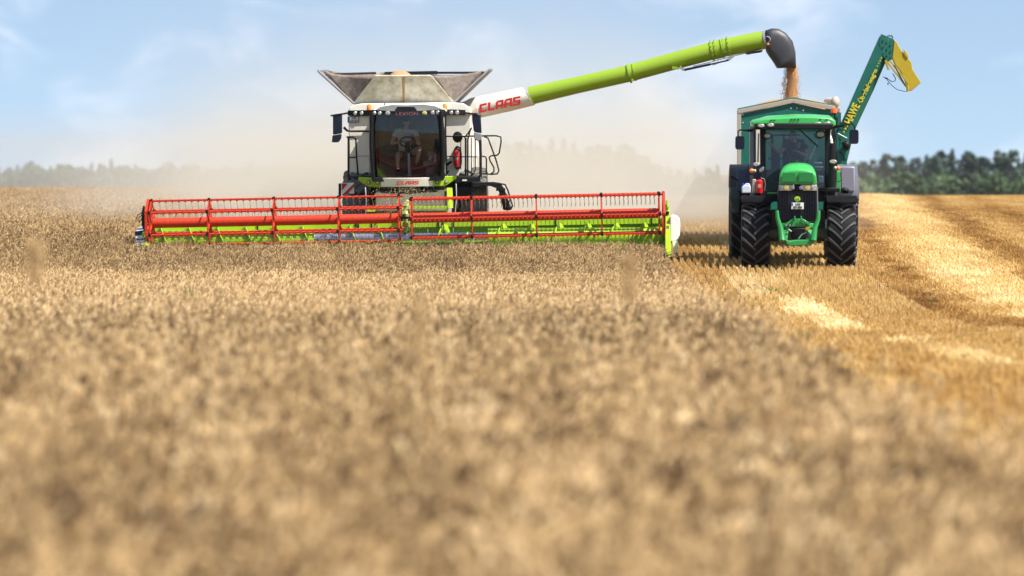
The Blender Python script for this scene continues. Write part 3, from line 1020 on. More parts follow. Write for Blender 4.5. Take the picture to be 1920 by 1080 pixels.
b = B(); b.box(q(275, 459, 70.5), (.14, .9, .12)); b.ball(q(277, 461, 70.1), (.1, .2, .07)); b.box(q(274, 445, 71.3), (.08, .8, .3)); b.build('end_plate', M_HLIME, hdr, bevel=.02)
b = B()
b.prism([q(268, 386, 71.5), q(271, 389, 71.5), q(274, 420, 71.5), q(279, 450, 71.5), q(271, 438, 71.5), q(266, 424, 71.5), q(265, 400, 71.5)], (0, .2, 0))
b.tube([q(267, 398, 71.4), q(258, 403, 71.4), q(256, 410, 71.4), q(261, 417, 71.4), q(266, 410, 71.4)], .012, 6)
b.tube([q(266, 402, 71.4), q(260, 410, 71.4), q(262, 418, 71.4)], .01, 6)
b.build('reel_drive', M_BLACK, hdr)
b = B(); b.prism([q(272, 396, 71.42), q(276, 396, 71.42), q(278, 412, 71.42), q(273, 412, 71.42)], (0, .1, 0)); b.build('drive_guard', M_HLIME, hdr)
# right hand end: lime plate, white shield, point
b = B()
b.loft([[q(1247, 395, 71.6), q(1255, 393, 71.6), q(1255, 393, 71.9), q(1247, 395, 71.9)], [q(1247, 440, 70.6), q(1257, 440, 70.6), q(1257, 440, 71.6), q(1247, 440, 71.6)],
        [q(1248, 468, 70.0), q(1258, 466, 70.0), q(1258, 466, 71.0), q(1248, 468, 71.0)], [q(1253, 482, 69.2), q(1257, 481, 69.2), q(1257, 481, 69.5), q(1253, 482, 69.5)]])
b.build('end_plate', M_HLIME, hdr, bevel=.01)
b = B(); b.box(q(1252, 427, 70.85), (.07, .02, .1)); b.build('end_plate_badge', M_GREY, hdr)
b = B()
def rq(y): return [(1256, 405), (1262, 402.5), (1269, 404), (1274, 409), (1275.5, 420), (1275, 440), (1272, 449), (1266, 453), (1256, 453)]
s0 = [q(x, y, 71.0) for x, y in rq(0)]
s1 = [q(1256 + (x - 1256) * .9, y, 72.4) for x, y in rq(0)]
b.loft([s0, s1]); b.build('side_shield', mat('clean_white_panel', (.85, .85, .84), .35, coat=.3), hdr, bevel=.03)
b = B()
b.loft([[q(1260, 453, 71.0), q(1272, 451, 71.0), q(1272, 455, 71.4), q(1260, 457, 71.4)], [q(1262, 462, 70.5), q(1272, 460, 70.5), q(1271, 466, 70.7), q(1262, 467, 70.7)], [q(1264.5, 476, 69.9), q(1267, 476, 69.9), q(1267, 477, 70), q(1264.5, 477, 70)]])
b.build('divider_point', M_DWHITE, hdr, bevel=.01)
b = B()
for k in range(9):
    b.box(q(1249 + (k % 3) * 1.6, 382 + k * 3.2, 71.5 + .05 * (k % 2)), (.05, .12, .035))
b.tube([q(1250, 376, 71.5), q(1252, 395, 71.5), q(1254, 404, 71.4)], .03)
b.build('hose_coupling', M_HLIME, hdr)
b = B(); b.tube([q(1247, 384, 71.45), q(1247, 404, 71.45), q(1254, 400, 71.45)], .025); b.box(q(1251, 399, 71.4), (.09, .1, .06)); b.build('hose_clip', M_BLACK, hdr)
# centre drive between the reels
b = B()
for k, (px, py) in enumerate(((760, 383), (763, 379), (761, 392), (757, 398), (764, 403), (760, 411), (763, 420), (758, 427), (765, 388), (762, 432))):
    b.box(q(px, py, 71.2 + .05 * (k % 3)), (.07, .14, .08), Euler((0, .4 * k, 0)))
b.tube([q(764, 376, 71.5), q(762, 402, 71.2), q(761, 436, 71.3)], .035)
b.build('reel_gearbox', mat('lime_grey_gear', (.38, .48, .1), .5, dust=.6), hdr)
b = B(); b.bar(q(762, 380, 71.6), q(762, 440, 71.4), .1, .12); b.bar(q(751, 409, 71.05), q(771, 408, 71.05), .05, .05); b.build('reel_arm', M_BLACK, hdr)

# reels
def make_reel(xa, xb, ya, yb, phase, spiders, tstep, ends):
    """xa..xb pixel span, axis height at both ends"""
    RY = 70.55; RR = .525
    A = q(xa, ya, RY); Z = q(xb, yb, RY)
    dx = (Z - A).normalized()
    cpx = lambda px: A.lerp(Z, (px - xa) / (xb - xa))
    b = B(); b.tube([cpx(xa + 3), cpx(xb - 3)], .118, 24)
    reel = b.build('reel', M_RED, combine, label='red six-bar reel on the left half of the header' if xa < 500 else 'red six-bar reel on the right half of the header')
    ang = [R(phase + 60 * k) for k in range(6)]
    off = lambda a, r=RR: Vector((0, -math.cos(a) * r, math.sin(a) * r))
    for a in ang:
        b = B(); b.tube([cpx(xa - 4) + off(a), cpx(xb + 4) + off(a)], .026, 8)
        px = xa + 4
        while px < xb:
            c = cpx(px) + off(a)
            b.box(c + Vector((0, -.004, -.012)), (.05, .066, .066))
            px += tstep
        bar_ = b.build('reel_bar', M_RED, reel)
    b = B()
    for a in ang:
        px = xa + 4
        while px < xb:
            c = cpx(px) + off(a)
            b.tube([c, c + Vector((.0, -.02, -.09)), c + Vector((.01, .015, -.18)), c + Vector((0, .06, -.25))], .0045, 4)
            px += tstep
    b.build('reel_tines', M_STEEL_D, reel, kind='stuff')
    for px in spiders:
        b = B()
        for a in ang: b.bar(cpx(px) + off(a, .09), cpx(px) + off(a, RR + .02), .035, .05)
        for a, a2 in zip(ang, ang[1:] + ang[:1]): b.bar(cpx(px) + off(a), cpx(px) + off(a2), .022, .035)
        b.bm.faces.index_update(); nf = len(b.bm.faces)
        for a in ang: b.box(cpx(px) + off(a), (.055, .09, .09))
        for i_, f_ in enumerate(b.bm.faces):
            if i_ >= nf: f_.material_index = 1
        b.build('reel_spider', [M_RED, M_BLACK], reel)
    for px in ends:
        b = B()
        for a, a2 in zip(ang, ang[1:] + ang[:1]): b.bar(cpx(px) + off(a, RR + .03), cpx(px) + off(a2, RR + .03), .05, .06)
        for a in ang: b.bar(cpx(px) + off(a, .05), cpx(px) + off(a, RR + .03), .05, .05)
        b.build('reel_end_ring', M_RED, reel)
make_reel(284, 752, 418.5, 409.0, 90, (285, 393, 514.5, 636, 749), 12.1, (279,))
make_reel(772, 1237, 409.0, 399.3, 60, (772, 885, 1006, 1128, 1236), 8.2, (1244.5,))
# ------------------------------------------------------------------ tractor
TM, TI = frame_root(1496, 67.5, -2.6, 1.7, 0.0)
tractor = empty('tractor', TM)
tag(tractor, 'green tractor with black grille and chevron tyres driving towards the viewer on the stubble', 'tractor')
def t(px, py, y):
    return TI @ at(px, py, y)
def tbox(b, x0, y0_, x1, y1_, d, depth):
    p0, p1 = t(x0, y0_, d), t(x1, y1_, d)
    b.span(p0, (p1.x, p0.y + depth, p1.z))
# wheels
fw = t(1417, 440, 67.5).x
fw2 = t(1577, 440, 67.5).x
make_wheel(tractor, (fw, 0, .70), .775, .60, M_TYRE, M_YEL, 19, steer=R(-3), name='front_wheel')
make_wheel(tractor, (fw2, 0, .70), .775, .60, M_TYRE, M_YEL, 19, steer=R(-3), name='front_wheel')
rw = t(1368, 440, 70.5).x + .36
rw2 = t(1604, 440, 70.5).x - .36
make_wheel(tractor, (rw, 3.05, .94), 1.03, .68, M_TYRE, M_YEL, 22, name='rear_wheel')
make_wheel(tractor, (rw2, 3.05, .94), 1.03, .68, M_TYRE, M_YEL, 22, name='rear_wheel')
# chassis, axles
b = B()
b.span((-.28, -.2, .55), (.28, 3.6, 1.15)); b.bar((fw + .2, 0, .78), (fw2 - .2, 0, .78), .22, .22)
b.bar((rw, 3.05, 1.0), (rw2, 3.05, 1.0), .3, .3)
b.span((-.75, 1.3, .55), (.75, 2.3, 1.1)); b.span((-.62, .25, .6), (.62, .6, 1.3))
b.build('chassis', mat('dark_green_frame', (.012, .05, .035), .5, dust=.15), tractor, bevel=.03)
# hood
b = B()
hx = t(1496, 350, 66.6).x
def hoodsec(y, px0, px1, pyt, pys, pyb):
    xL, xR = t(px0, pyb, y).x, t(px1, pyb, y).x
    zt_, zs, zb__ = t(1496, pyt, y).z, t(1496, pys, y).z, t(1496, pyb, y).z
    yy = t(1496, pyt, y).y
    pts = []
    N = 12
    cx, hw = (xL + xR) / 2, (xR - xL) / 2
    pts.append(Vector((xL, yy, zb__)))
    for k in range(N + 1):
        a = PI - PI * k / N
        pts.append(Vector((cx + hw * .97 * math.copysign(abs(math.cos(a)) ** .8, math.cos(a)), yy, zs + (zt_ - zs) * math.sin(a) ** .85)))
    pts.append(Vector((xR, yy, zb__)))
    return pts
b.loft([hoodsec(66.42, 1461, 1532, 320, 336, 345.5), hoodsec(66.5, 1460.5, 1531.5, 312, 331, 346), hoodsec(66.75, 1462, 1530, 307, 328, 345), hoodsec(67.6, 1463, 1529, 305, 325, 350), hoodsec(69.2, 1464, 1528, 305, 322, 356)])
b.build('hood', M_JDL, tractor, smooth_angle=40, bevel=.015)
for x0, x1 in ((1465, 1492), (1498, 1527)):
    b = B()
    f_ = 66.355
    pts = [t(x0 + (3 if x0 < 1490 else 0), 323.5, f_), t(x1 - (3 if x0 > 1490 else 0), 323.5, f_), t(x1, 341, f_), t(x0, 341, f_)]
    b.prism(pts, (0, .05, 0))
    b.build('hood_vent', M_JDD, tractor, bevel=.004)
# grille
b = B()
g = [(1460, 357), (1532, 357), (1532, 395), (1530, 415), (1464, 415), (1461, 395)]
pts = [t(x, y, 66.46) for x, y in g]
b.prism(pts, (0, .9, 0))
g2 = [(1489, 347), (1504, 347), (1508, 358), (1485, 358)]
b.prism([t(x, y, 66.44) for x, y in g2], (0, .1, 0))
b.build('grille', M_BLACK, tractor, bevel=.02)
b = B()
for k in range(15):
    px = 1464 + k * 4.7
    if abs(px - 1495) < 14: b.bar(t(px, 398, 66.44), t(px, 412, 66.44), .012, .02)
    else: b.bar(t(px, 361, 66.44), t(px, 412, 66.44), .012, .02)
b.bar(t(1508, 381, 66.43), t(1531, 379.5, 66.43), .012, .02)
b.build('grille_slats', M_NAVY, tractor)
b = B(); b.tube([t(1532.5, 350, 66.5), t(1533, 395, 66.5), t(1529, 414, 66.5), t(1515, 416, 66.5)], .012); b.build('grille_edge', M_GREY, tractor)
for x0, x1, a, c_ in ((1460.5, 1490, 1, 1474), (1501, 1531.5, -1, 1514)):
    b = B()
    pts = [t(x0, 346.5, 66.42), t(x1, 346.5, 66.42), t(x1 - (6 if a > 0 else 0), 357.5, 66.42), t(x0 + (0 if a > 0 else 5), 357.5, 66.42)]
    b.prism(pts, (0, .1, 0)); hl = b.build('headlight', M_LENS, tractor, bevel=.008)
    b = B(); b.disc(t(c_, 351.5, 66.41), (0, -1, 0), .062, .015); b.build('main_beam', M_YLENS, hl)
    b = B(); b.disc(t(c_ + 12 * a, 352, 66.41), (0, -1, 0), .045, .015); b.disc(t(c_ - 9 * a, 352, 66.41), (0, -1, 0), .03, .015); b.build('dipped_beam', M_GREY, hl)
# badge with a leaping deer, plate
b = B(); b.disc(t(1495, 373, 66.45), (0, -1, 0), .067, .015, 24, .058); bd = b.build('hood_badge', M_HLIME, tractor)
b = B()
o = t(1495, 373, 66.43)
def dp(lst): return [o + Vector((x * .01, 0, z * .01)) for x, z in lst]
b.prism(dp([(-4.5, -1.0), (-1.5, .2), (1.2, .4), (3.0, 1.5), (3.6, 1.0), (2.6, -.6), (1.0, -1.2), (-2, -1.4), (-4.6, -2.0)]), (0, .004, 0))
b.prism(dp([(2.6, 1.2), (4.2, 2.0), (4.6, 1.4), (3.4, .8)]), (0, .004, 0))
b.prism(dp([(3.2, 2.0), (2.0, 3.4), (2.6, 3.5), (3.7, 2.1)]), (0, .004, 0))
b.prism(dp([(2.2, -.7), (3.8, -2.2), (3.2, -2.5), (1.4, -1.1)]), (0, .004, 0))
b.prism(dp([(-5.4, -3.4), (5.0, -3.4), (5.0, -2.8), (-5.4, -2.8)]), (0, .004, 0))
b.build('badge_deer', mat('deer_dark_green', (.02, .2, .04), .5), bd)
b = B(); tbox(b, 1484, 380, 1507, 392, 66.40, .03); pl = b.build('licence_plate', M_PLATE, tractor)
b = B(); tbox(b, 1484.2, 380.5, 1487, 386, 66.395, .02); b.build('plate_band', M_BLUE, pl)
letters('plate_lettering', 'LOS', .065, t(1496, 383.2, 66.39), (1, 0, 0), (0, -1, 0), M_BLACK, pl, bold=.0015)
letters('plate_lettering', 'EH 580', .065, t(1495.5, 389, 66.39), (1, 0, 0), (0, -1, 0), M_BLACK, pl, bold=.0015)
# front linkage
b = B()
for sgn in (-1, 1):
    X = lambda px: 1496 + sgn * (px - 1496)
    b.tube([t(X(1535), 395, 66.0), t(X(1534), 410, 66.0), t(X(1528), 428, 66.0), t(X(1525), 452, 65.9)], [.04, .05, .06, .075], 8)
    b.loft([[t(X(1524), 418, 66.3), t(X(1530), 420, 66.3), t(X(1530), 424, 66.3), t(X(1524), 424, 66.3)], [t(X(1514), 418, 66.2), t(X(1516), 424, 66.2), t(X(1516), 430, 66.2), t(X(1512), 430, 66.2)]])
    b.bar(t(X(1493 + 9), 405, 66.15), t(X(1493 + 9), 413, 66.15), .03, .1)
    b.bar(t(X(1502), 411, 66.2), t(X(1518), 421, 66.2), .06, .06)
    b.bar(t(X(1518), 432, 66.25), t(X(1520), 450, 66.1), .1, .08)
b.hexa([t(1491, 410, 66.25), t(1501, 410, 66.25), t(1513, 425, 66.25), t(1478, 425, 66.25)], [t(1491, 410, 66.4), t(1501, 410, 66.4), t(1513, 425, 66.4), t(1478, 425, 66.4)])
b.build('front_linkage', M_JD, tractor, bevel=.008)
b = B()
pts = [(1472, 448), (1480, 452), (1496, 450), (1512, 450), (1525, 446), (1529, 452), (1524, 458), (1510, 460), (1483, 461), (1475, 458)]
b.prism([t(x, y, 65.95) for x, y in pts], (0, .25, 0)); b.build('linkage_crossbar', M_JD, tractor, bevel=.015)
b = B(); b.disc(t(1474, 422.5, 66.15), (0, -1, 0), .022, .02); b.disc(t(1481, 422.5, 66.15), (0, -1, 0), .022, .02); b.build_each('air_coupling', M_BLUESTEEL, tractor)
b = B(); tbox(b, 1511, 425.5, 1519, 431.5, 66.05, .02); b.build('warning_sticker', M_YEL, tractor)
b = B(); b.tube([t(1497, 448, 66.1), t(1503, 440, 66.1), t(1512, 436, 66.1)], .014); b.tube([t(1478, 430, 66.1), t(1484, 434, 66.1)], .02); b.build_each('linkage_pin', M_STEEL, tractor)
b = B(); tbox(b, 1484, 427, 1512, 449, 66.5, .3); b.build('pto_housing', M_BLACK, tractor, bevel=.03)
# fenders
def plate(name, secs, m, th=.02):
    b = B(); b.loft(secs, cap=False, closed=False)
    o = b.build(name, m, tractor); s_ = o.modifiers.new('thickness', 'SOLIDIFY'); s_.thickness = th
    return o
for cx in (fw, fw2):
    secs = []
    for k in range(7):
        a = R(58 + k * 17)
        r = .86
        yy, zz = -math.cos(a) * r, .78 + math.sin(a) * r
        sgn = -1 if cx < 0 else 1
        secs.append([Vector((cx - .36, yy, zz - (.04 if sgn < 0 else 0))), Vector((cx - .33, yy, zz)), Vector((cx + .33, yy, zz)), Vector((cx + .36, yy, zz - (.04 if sgn > 0 else 0)))])
    plate('front_fender', secs, mat('matt_black_fender', (.004, .004, .005), .8, spec=.1))
for cx, m_ in ((rw, M_NAVY), (rw2, mat('sky_sheen_fender', (.10, .10, .12), .25, coat=.4))):  # right fender is black; its grey puts the reflected sky into the colour
    secs = []
    for k in range(9):
        a = R(20 + k * 16)
        r = 1.16
        yy, zz = 3.05 - math.cos(a) * r * 1.05, 1.04 + math.sin(a) * r * (1.06)
        secs.append([Vector((cx - .36, yy, zz)), Vector((cx + .36, yy, zz))])
    plate('rear_fender', secs, m_, .03)
# inner fender walls seen beside the cab
b = B()
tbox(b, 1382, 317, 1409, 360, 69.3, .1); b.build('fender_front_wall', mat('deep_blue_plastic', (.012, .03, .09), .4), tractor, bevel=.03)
b = B(); tbox(b, 1576, 312, 1603, 360, 69.3, .1); b.build('fender_front_wall', mat('sky_sheen_plastic', (.2, .2, .26), .3, coat=.5), tractor, bevel=.04)  # black wall painted grey-blue, sky reflection put into the base colour
b = B()
b.loft([[t(1370, 352, 69.4), t(1390, 352, 69.4), t(1390, 352, 69.9), t(1370, 352, 69.9)], [t(1369, 372, 69.2), t(1386, 372, 69.2), t(1386, 372, 69.9), t(1369, 372, 69.9)], [t(1376, 400, 69.2), t(1386, 400, 69.2), t(1386, 400, 69.9), t(1376, 400, 69.9)]])
b.build('step_frame', mat('dark_teal_frame', (.003, .02, .018), .5), tractor, bevel=.02)
b = B(); b.tube([t(1383, 338, 69.2), t(1374, 333, 69.1)], .02); b.ball(t(1372, 332, 69.1), .035); b.build('remote_lever', M_BLACK, tractor)
# cab
CY = 68.9
b = B()
tz = lambda py, y=CY: t(1496, py, y).z
for px0, px1, y_ in ((1425, 1436, CY), (1547, 1557, CY)):
    b.hexa([t(px0, 243, y_), t(px1, 243, y_), t(px1 - 1, 375, y_ - .1), t(px0 + 1, 375, y_ - .1)], [t(px0, 243, y_) + Vector((0, .12, 0)), t(px1, 243, y_) + Vector((0, .12, 0)), t(px1 - 1, 375, y_ - .1) + Vector((0, .12, 0)), t(px0 + 1, 375, y_ - .1) + Vector((0, .12, 0))])
tbox(b, 1425, 236, 1557, 243, CY - .03, .2)
tbox(b, 1428, 358, 1462, 378, CY - .1, .3); tbox(b, 1528, 358, 1556, 378, CY - .1, .3)
for px0 in (1412, 1562):
    p = t(px0, 300, 70.6); b.span((p.x - .05, p.y, tz(372)), (p.x + .05, p.y + .1, tz(240)))
p0 = t(1425, 375, CY); p1 = t(1557, 378, CY)
b.span(p0, (p1.x, p0.y + 1.9, p1.z))
b.build('cab_frame', M_BLACK, tractor, bevel=.01)
b = B()
b.poly([t(1436, 242, CY + .02), t(1547, 242, CY + .02), t(1546, 372, CY - .06), t(1437, 372, CY - .06)])
b.build('windscreen', GLASS2, tractor)
b = B()
xs = t(1427, 300, CY).x, t(1555, 300, CY).x
yf, yk = t(1496, 300, CY + .12).y, t(1496, 300, CY + 1.75).y
b.poly([(xs[0] - .1, yk, tz(243)), (xs[1] + .1, yk, tz(243)), (xs[1] + .1, yk, tz(345)), (xs[0] - .1, yk, tz(345))])
b.build('rear_window', GLASS2, tractor)
for k, x in enumerate(xs):
    b = B(); e = -.12 if k == 0 else .12
    b.poly([(x, yf, tz(372)), (x + e, yk, tz(372)), (x + e, yk, tz(243)), (x, yf, tz(243))]); b.build('side_window', GLASS2, tractor)
# roof
b = B()
s_ = []
for dy, k, dz in ((0, .96, 0), (.12, 1.0, .02), (.9, 1.0, .06), (1.7, .98, .03), (1.95, .9, 0)):
    pts = [(1410, 239), (1409, 230), (1414, 226), (1440, 223), (1470, 221), (1496, 219.5), (1530, 220), (1560, 222), (1567, 226), (1568, 233), (1566, 237), (1496, 240)]
    s_.append([Vector(((p.x - hx) * k + hx, p.y + dy, p.z + (dz if i in (3, 4, 5, 6, 7) else 0))) for i, p in enumerate([t(x, y, CY - .35) for x, y in pts])])
b.loft(s_); b.build('cab_roof', M_JDL, tractor, bevel=.02, smooth_angle=40)
b = B()
tbox(b, 1414, 231, 1562, 243, CY - .37, .5)
b.build('roof_lamp_bar', M_BLACK, tractor, bevel=.03)
b = B()
for px in (1446, 1452, 1484, 1490, 1497, 1538, 1550): b.box(t(px, 225 if px < 1480 else 224, CY - .36), (.04, .03, .02))
b.build_each('roof_slots', M_BLACK, tractor)
for px, py in ((1427, 235.5), (1445, 234.5), (1533, 231.8), (1551, 231.3)):
    b = B(); b.disc(t(px, py, CY - .38), (0, -1, 0), .078, .03, 20, .04); b.build('roof_lamp', M_LENS, tractor)
for px, py, r in ((1439, 254.5, .095), (1538.5, 251.5, .115)):
    b = B(); b.disc(t(px, py, CY - .15), (0, -1, 0), r, .06, 24, r * .78); wl = b.build('work_lamp', M_BLACK, tractor)
    b = B(); b.disc(t(px, py, CY - .19), (0, -1, 0), r * .75, .03, 24, r * .55); b.build('work_lamp_lens', mat('grey_lens', (.3, .27, .24), .25, coat=.5), wl)
b = B(); c = t(1563.5, 212, CY + .2); b.tube([c, c + Vector((0, 0, .06)), c + Vector((0, 0, .11)), c + Vector((0, 0, .14))], [.07, .075, .06, .015], 14); be = b.build('beacon', mat('red_orange_lens', (.9, .12, .01), .25, coat=.5), tractor)
b = B(); b.tube([c + Vector((.02, 0, -.02)), c + Vector((.03, 0, -.28))], .022); b.tube([c - Vector((0, 0, .04)), c], .06, 12); b.tube([c + Vector((.06, 0, -.1)), c + Vector((.06, 0, -.3))], .03); b.build('beacon_bracket', M_BLACK, be)
# exhaust stack and left pillar
b = B()
b.loft([[t(x, py, 68.6) + Vector((math.cos(2 * PI * k / 12) * w_ , math.sin(2 * PI * k / 12) * w_ * .8, 0)) for k in range(12)] for x, py, w_ in ((1563, 268, .07), (1562, 274, .085), (1562, 300, .105), (1561, 325, .10), (1560, 345, .095), (1559, 372, .08))])
b.build('exhaust_stack', M_BLACK, tractor)
b = B(); b.tube([t(1557, 241, 69.2), t(1555, 250, 69.2), t(1559, 268, 69.0), t(1559, 278, 68.95)], .04); b.build('exhaust_shield', mat('pale_pipe', (.55, .55, .52), .3, metal=.5), tractor)
b = B(); b.tube([t(1411, 238, 69.2), t(1411.5, 300, 69.2), t(1412, 372, 69.2)], .075, 16); b.build('air_intake_stack', mat('satin_grey_pipe', (.10, .10, .13), .28, coat=.5), tractor)
b = B(); b.tube([t(1422.5, 250, 69.3), t(1421, 305, 69.3)], .02); b.build('door_rail', M_PLATE, tractor)
b = B(); b.tube([t(1545, 254, 68.8), t(1556, 253, 68.7), t(1565, 254, 68.7), t(1568, 260, 68.7), t(1568, 275, 68.7)], .012); b.build('hose_loop', M_BLACK, tractor)
for px, py, w_, m_, nm in ((1418, 308, .06, M_LENS, 'front_lamp'), (1562, 303, .085, M_LENS, 'front_lamp')):
    b = B(); b.disc(t(px, py, 68.35), (0, -1, 0), w_ if px > 1500 else .075, .05, 18, .045); b.build(nm, m_, tractor)
for px, s_ in ((1411, -1), (1570, 1)):
    b = B(); b.ball(t(px + s_ * 1.5, 320 if px < 1500 else 315, 68.35), (.055, .05, .05)); il = b.build('indicator_lamp', M_ORANGE, tractor)
    b = B(); b.ball(t(px - s_ * 4, 320.5 if px < 1500 else 315, 68.34), (.04, .05, .045)); b.build('side_lamp', M_LENS, il)
b = B(); b.tube([t(1417, 326, 68.4), t(1422, 318, 68.4), t(1420, 309, 68.4)], .015); b.bar(t(1406, 326, 68.4), t(1420, 330, 68.4), .03, .03); b.build('lamp_bracket', M_BLACK, tractor)
b = B(); b.prism([t(1423, 318, 68.4), t(1431, 312, 68.4), t(1433, 314, 68.4), t(1432, 320, 68.4), t(1424, 324, 68.4)], (0, .08, 0)); b.build('grey_lamp_box', mat('mid_grey_box', (.16, .17, .2), .5), tractor, bevel=.01)
b = B(); tbox(b, 1568.5, 322, 1576, 360, 68.9, .06); b.build('side_rail', M_JDL, tractor, bevel=.01)
b = B(); b.tube([t(1576, 323, 68.85), t(1577, 338, 68.8), t(1573, 341, 68.8), t(1569, 340, 68.8)], .01); b.build('rail_hose', M_BLACK, tractor)
b = B(); tbox(b, 1440, 361, 1461, 363.5, 67.9, .3); b.build('hood_side_rail', M_JDL, tractor)
b = B(); b.ball(t(1584, 357, 68.0), (.1, .08, .07)); b.tube([t(1578, 360, 68), t(1590, 361, 68)], .03); b.build('hydraulic_coupling', M_BLACK, tractor)
b = B(); tbox(b, 1537, 352, 1575, 360, 68.5, .2); b.build('battery_box', M_BLACK, tractor, bevel=.02)
# mirrors
for pts, (x0, y0_, x1, y1_), d in (([(1410, 245, 69.0), (1398, 244, 68.6), (1388, 243.5, 68.4), (1384, 246, 68.4), (1384, 256, 68.4)], (1378.5, 255, 1396, 280.5), 68.35), ([(1553, 242, 69.0), (1575, 236, 68.6), (1598, 232, 68.4), (1602, 236, 68.4), (1603, 244, 68.4)], (1592, 243, 1610, 270), 68.35)):
    b = B(); b.tube([t(*p) for p in pts], [.035, .028, .018, .016, .016], 8); arm = b.build('mirror_arm', M_BLACK, tractor)
    b = B(); c0 = t((x0 + x1) / 2, (y0_ + y1_) / 2, d); hw = (t(x1, 260, d).x - t(x0, 260, d).x) / 2; hh = (t(1500, y0_, d).z - t(1500, y1_, d).z) / 2
    rr_ = [c0 + Vector((hw * math.copysign(abs(math.cos(a)) ** .45, math.cos(a)), 0, hh * math.copysign(abs(math.sin(a)) ** .35, math.sin(a)))) for a in [2 * PI * k / 28 for k in range(28)]]
    b.loft([rr_, [c0 + (p - c0) * .96 + Vector((0, .06, 0)) for p in rr_], [c0 + (p - c0) * .7 + Vector((0, .12, 0)) for p in rr_]])
    b.build('mirror', M_NAVY, tractor, smooth_angle=50)
# interior
b = B()
p = t(1490, 318, 70.2)
b.box((p.x, p.y + .12, p.z - .05), (.55, .5, .15)); b.box((p.x, p.y + .38, p.z + .32), (.5, .13, .8)); b.box((p.x, p.y + .12, p.z - .35), (.36, .4, .5))
b.build('driver_seat', M_SEAT, tractor, bevel=.05)
b = B()
p = t(1487, 303, 69.65)
b.tube([p + Vector((.2 * math.cos(a), .1 * math.sin(a), .13 * math.sin(a))) for a in [2 * PI * i / 24 for i in range(25)]], .016, 6, cap=False)
b.tube([p, p + Vector((0, -.25, -.7))], .04)
b.build('steering_wheel', M_BLACK, tractor)
b = B()
tbox(b, 1526, 304, 1542, 309, 69.6, .2); tbox(b, 1527, 312, 1544, 316, 69.5, .2); tbox(b, 1534, 330, 1544, 352, 69.3, .3)
b.build('control_panel', M_GREY, tractor, bevel=.02)
b = B(); b.tube([t(1497, 240.5, CY - .05), t(1515, 257, CY - .08), t(1534, 275, CY - .09)], .012); b.build('wiper', M_BLACK, tractor)
b = B(); b.tube([t(1534, 262, CY - .03), t(1519, 298, CY - .06)], .009); b.build('silver_rod', M_STEEL, tractor)  # thin steel rod slanting across the windscreen
b = B()
for x0_, y0_, x1_, y1_ in ((1446, 255, 1450, 345), (1468, 250, 1471, 345), (1446, 252, 1500, 255), (1512, 300, 1516, 345), (1440, 296, 1470, 299), (1450, 280, 1462, 345)): tbox(b, x0_, y0_, x1_, y1_, 70.45, .06)
tbox(b, 1436, 318, 1470, 360, 70.2, .2); tbox(b, 1514, 320, 1548, 360, 70.2, .3)
b.build('rear_cab_frame', M_BLACK, tractor)
b = B(); tbox(b, 1432, 342, 1546, 372, CY + .1, .1); b.build('dashboard', M_BLACK, tractor, bevel=.03)

# ------------------------------------------------------------------ loose things on the tractor and combine
def extinguisher(label, base, h, r, M):
    root = empty('fire_extinguisher', M @ Matrix.Translation(base))
    tag(root, label, 'fire extinguisher')
    b = B(); b.tube([(0, 0, 0), (0, 0, .03), (0, 0, h * .74), (0, 0, h * .82), (0, 0, h * .86)], [r * .9, r, r, r * .6, r * .3], 18); b.build('cylinder', M_EXT, root)
    b = B(); b.box((0, 0, h * .9), (r * .9, r * .9, h * .07)); b.bar((0, 0, h * .93), (r * 1.3, -.01, h * .99), .02, .015); b.build('valve', M_BLACK, root)
    b = B(); b.tube([(r * .4, -.01, h * .93), (r * 1.5, -.01, h * .86), (r * 1.8, -.01, h * .5), (r * 1.5, -.01, h * .15)], .011, 6); b.build('hose', M_GREY, root)
    b = B(); b.box((0, -r * .95, h * .45), (r * .9, .01, h * .22)); b.build('paper_label', mat('red_white_label', (.6, .25, .22), .6, var=.5, scale=60), root)
    return root
pb = q(857, 313, 74.55); extinguisher('red fire extinguisher in the black recess on the front of the combine harvester', pb, .50, .068, CM)
pb = t(1424, 362, 68.2); extinguisher('red fire extinguisher standing behind the front fender of the green tractor', pb, .37, .075, TM)
b = B(); b.box(t(1414, 349, 68.25), (.09, .09, .32)); b.build('filter_post', M_TRIM, tractor, bevel=.02)
jr = empty('jerrycan', TM @ Matrix.Translation(t(1399, 362, 68.2)))
tag(jr, 'white plastic jerrycan with a blue cap standing on the tractor step', 'jerrycan')
b = B(); b.prism([(-.10, -.07, 0), (.10, -.07, 0), (.10, -.07, .14), (.08, -.07, .19), (-.03, -.07, .19), (-.10, -.07, .145)], (0, .14, 0)); b.build('can_body', M_JERRY, jr, bevel=.02)
b = B(); b.tube([(-.06, 0, .165), (-.075, 0, .215)], .028, 12); b.build('cap', M_BLUE, jr)
b = B(); b.tube([(-.02, 0, .19), (0, 0, .215), (.06, 0, .215), (.085, 0, .17)], .012, 6); b.build('handle', M_JERRY, jr)

# ------------------------------------------------------------------ chaser wagon
WM, WI = frame_root(1487, 74.4, -4.4, 1.6, 0.0)
wagon = empty('chaser_wagon', WM)
tag(wagon, 'teal grain wagon with grey rim behind the tractor, its lettered unloading arm raised', 'grain trailer')
def g_(px, py, y): return WI @ at(px, py, y)
WY = 74.4
prof = [(1388, 402), (1388, 214), (1487, 193), (1577, 211), (1577, 318), (1560, 402)]
fr = [g_(x, y, WY) for x, y in prof]
WL = 6.4
b = B()
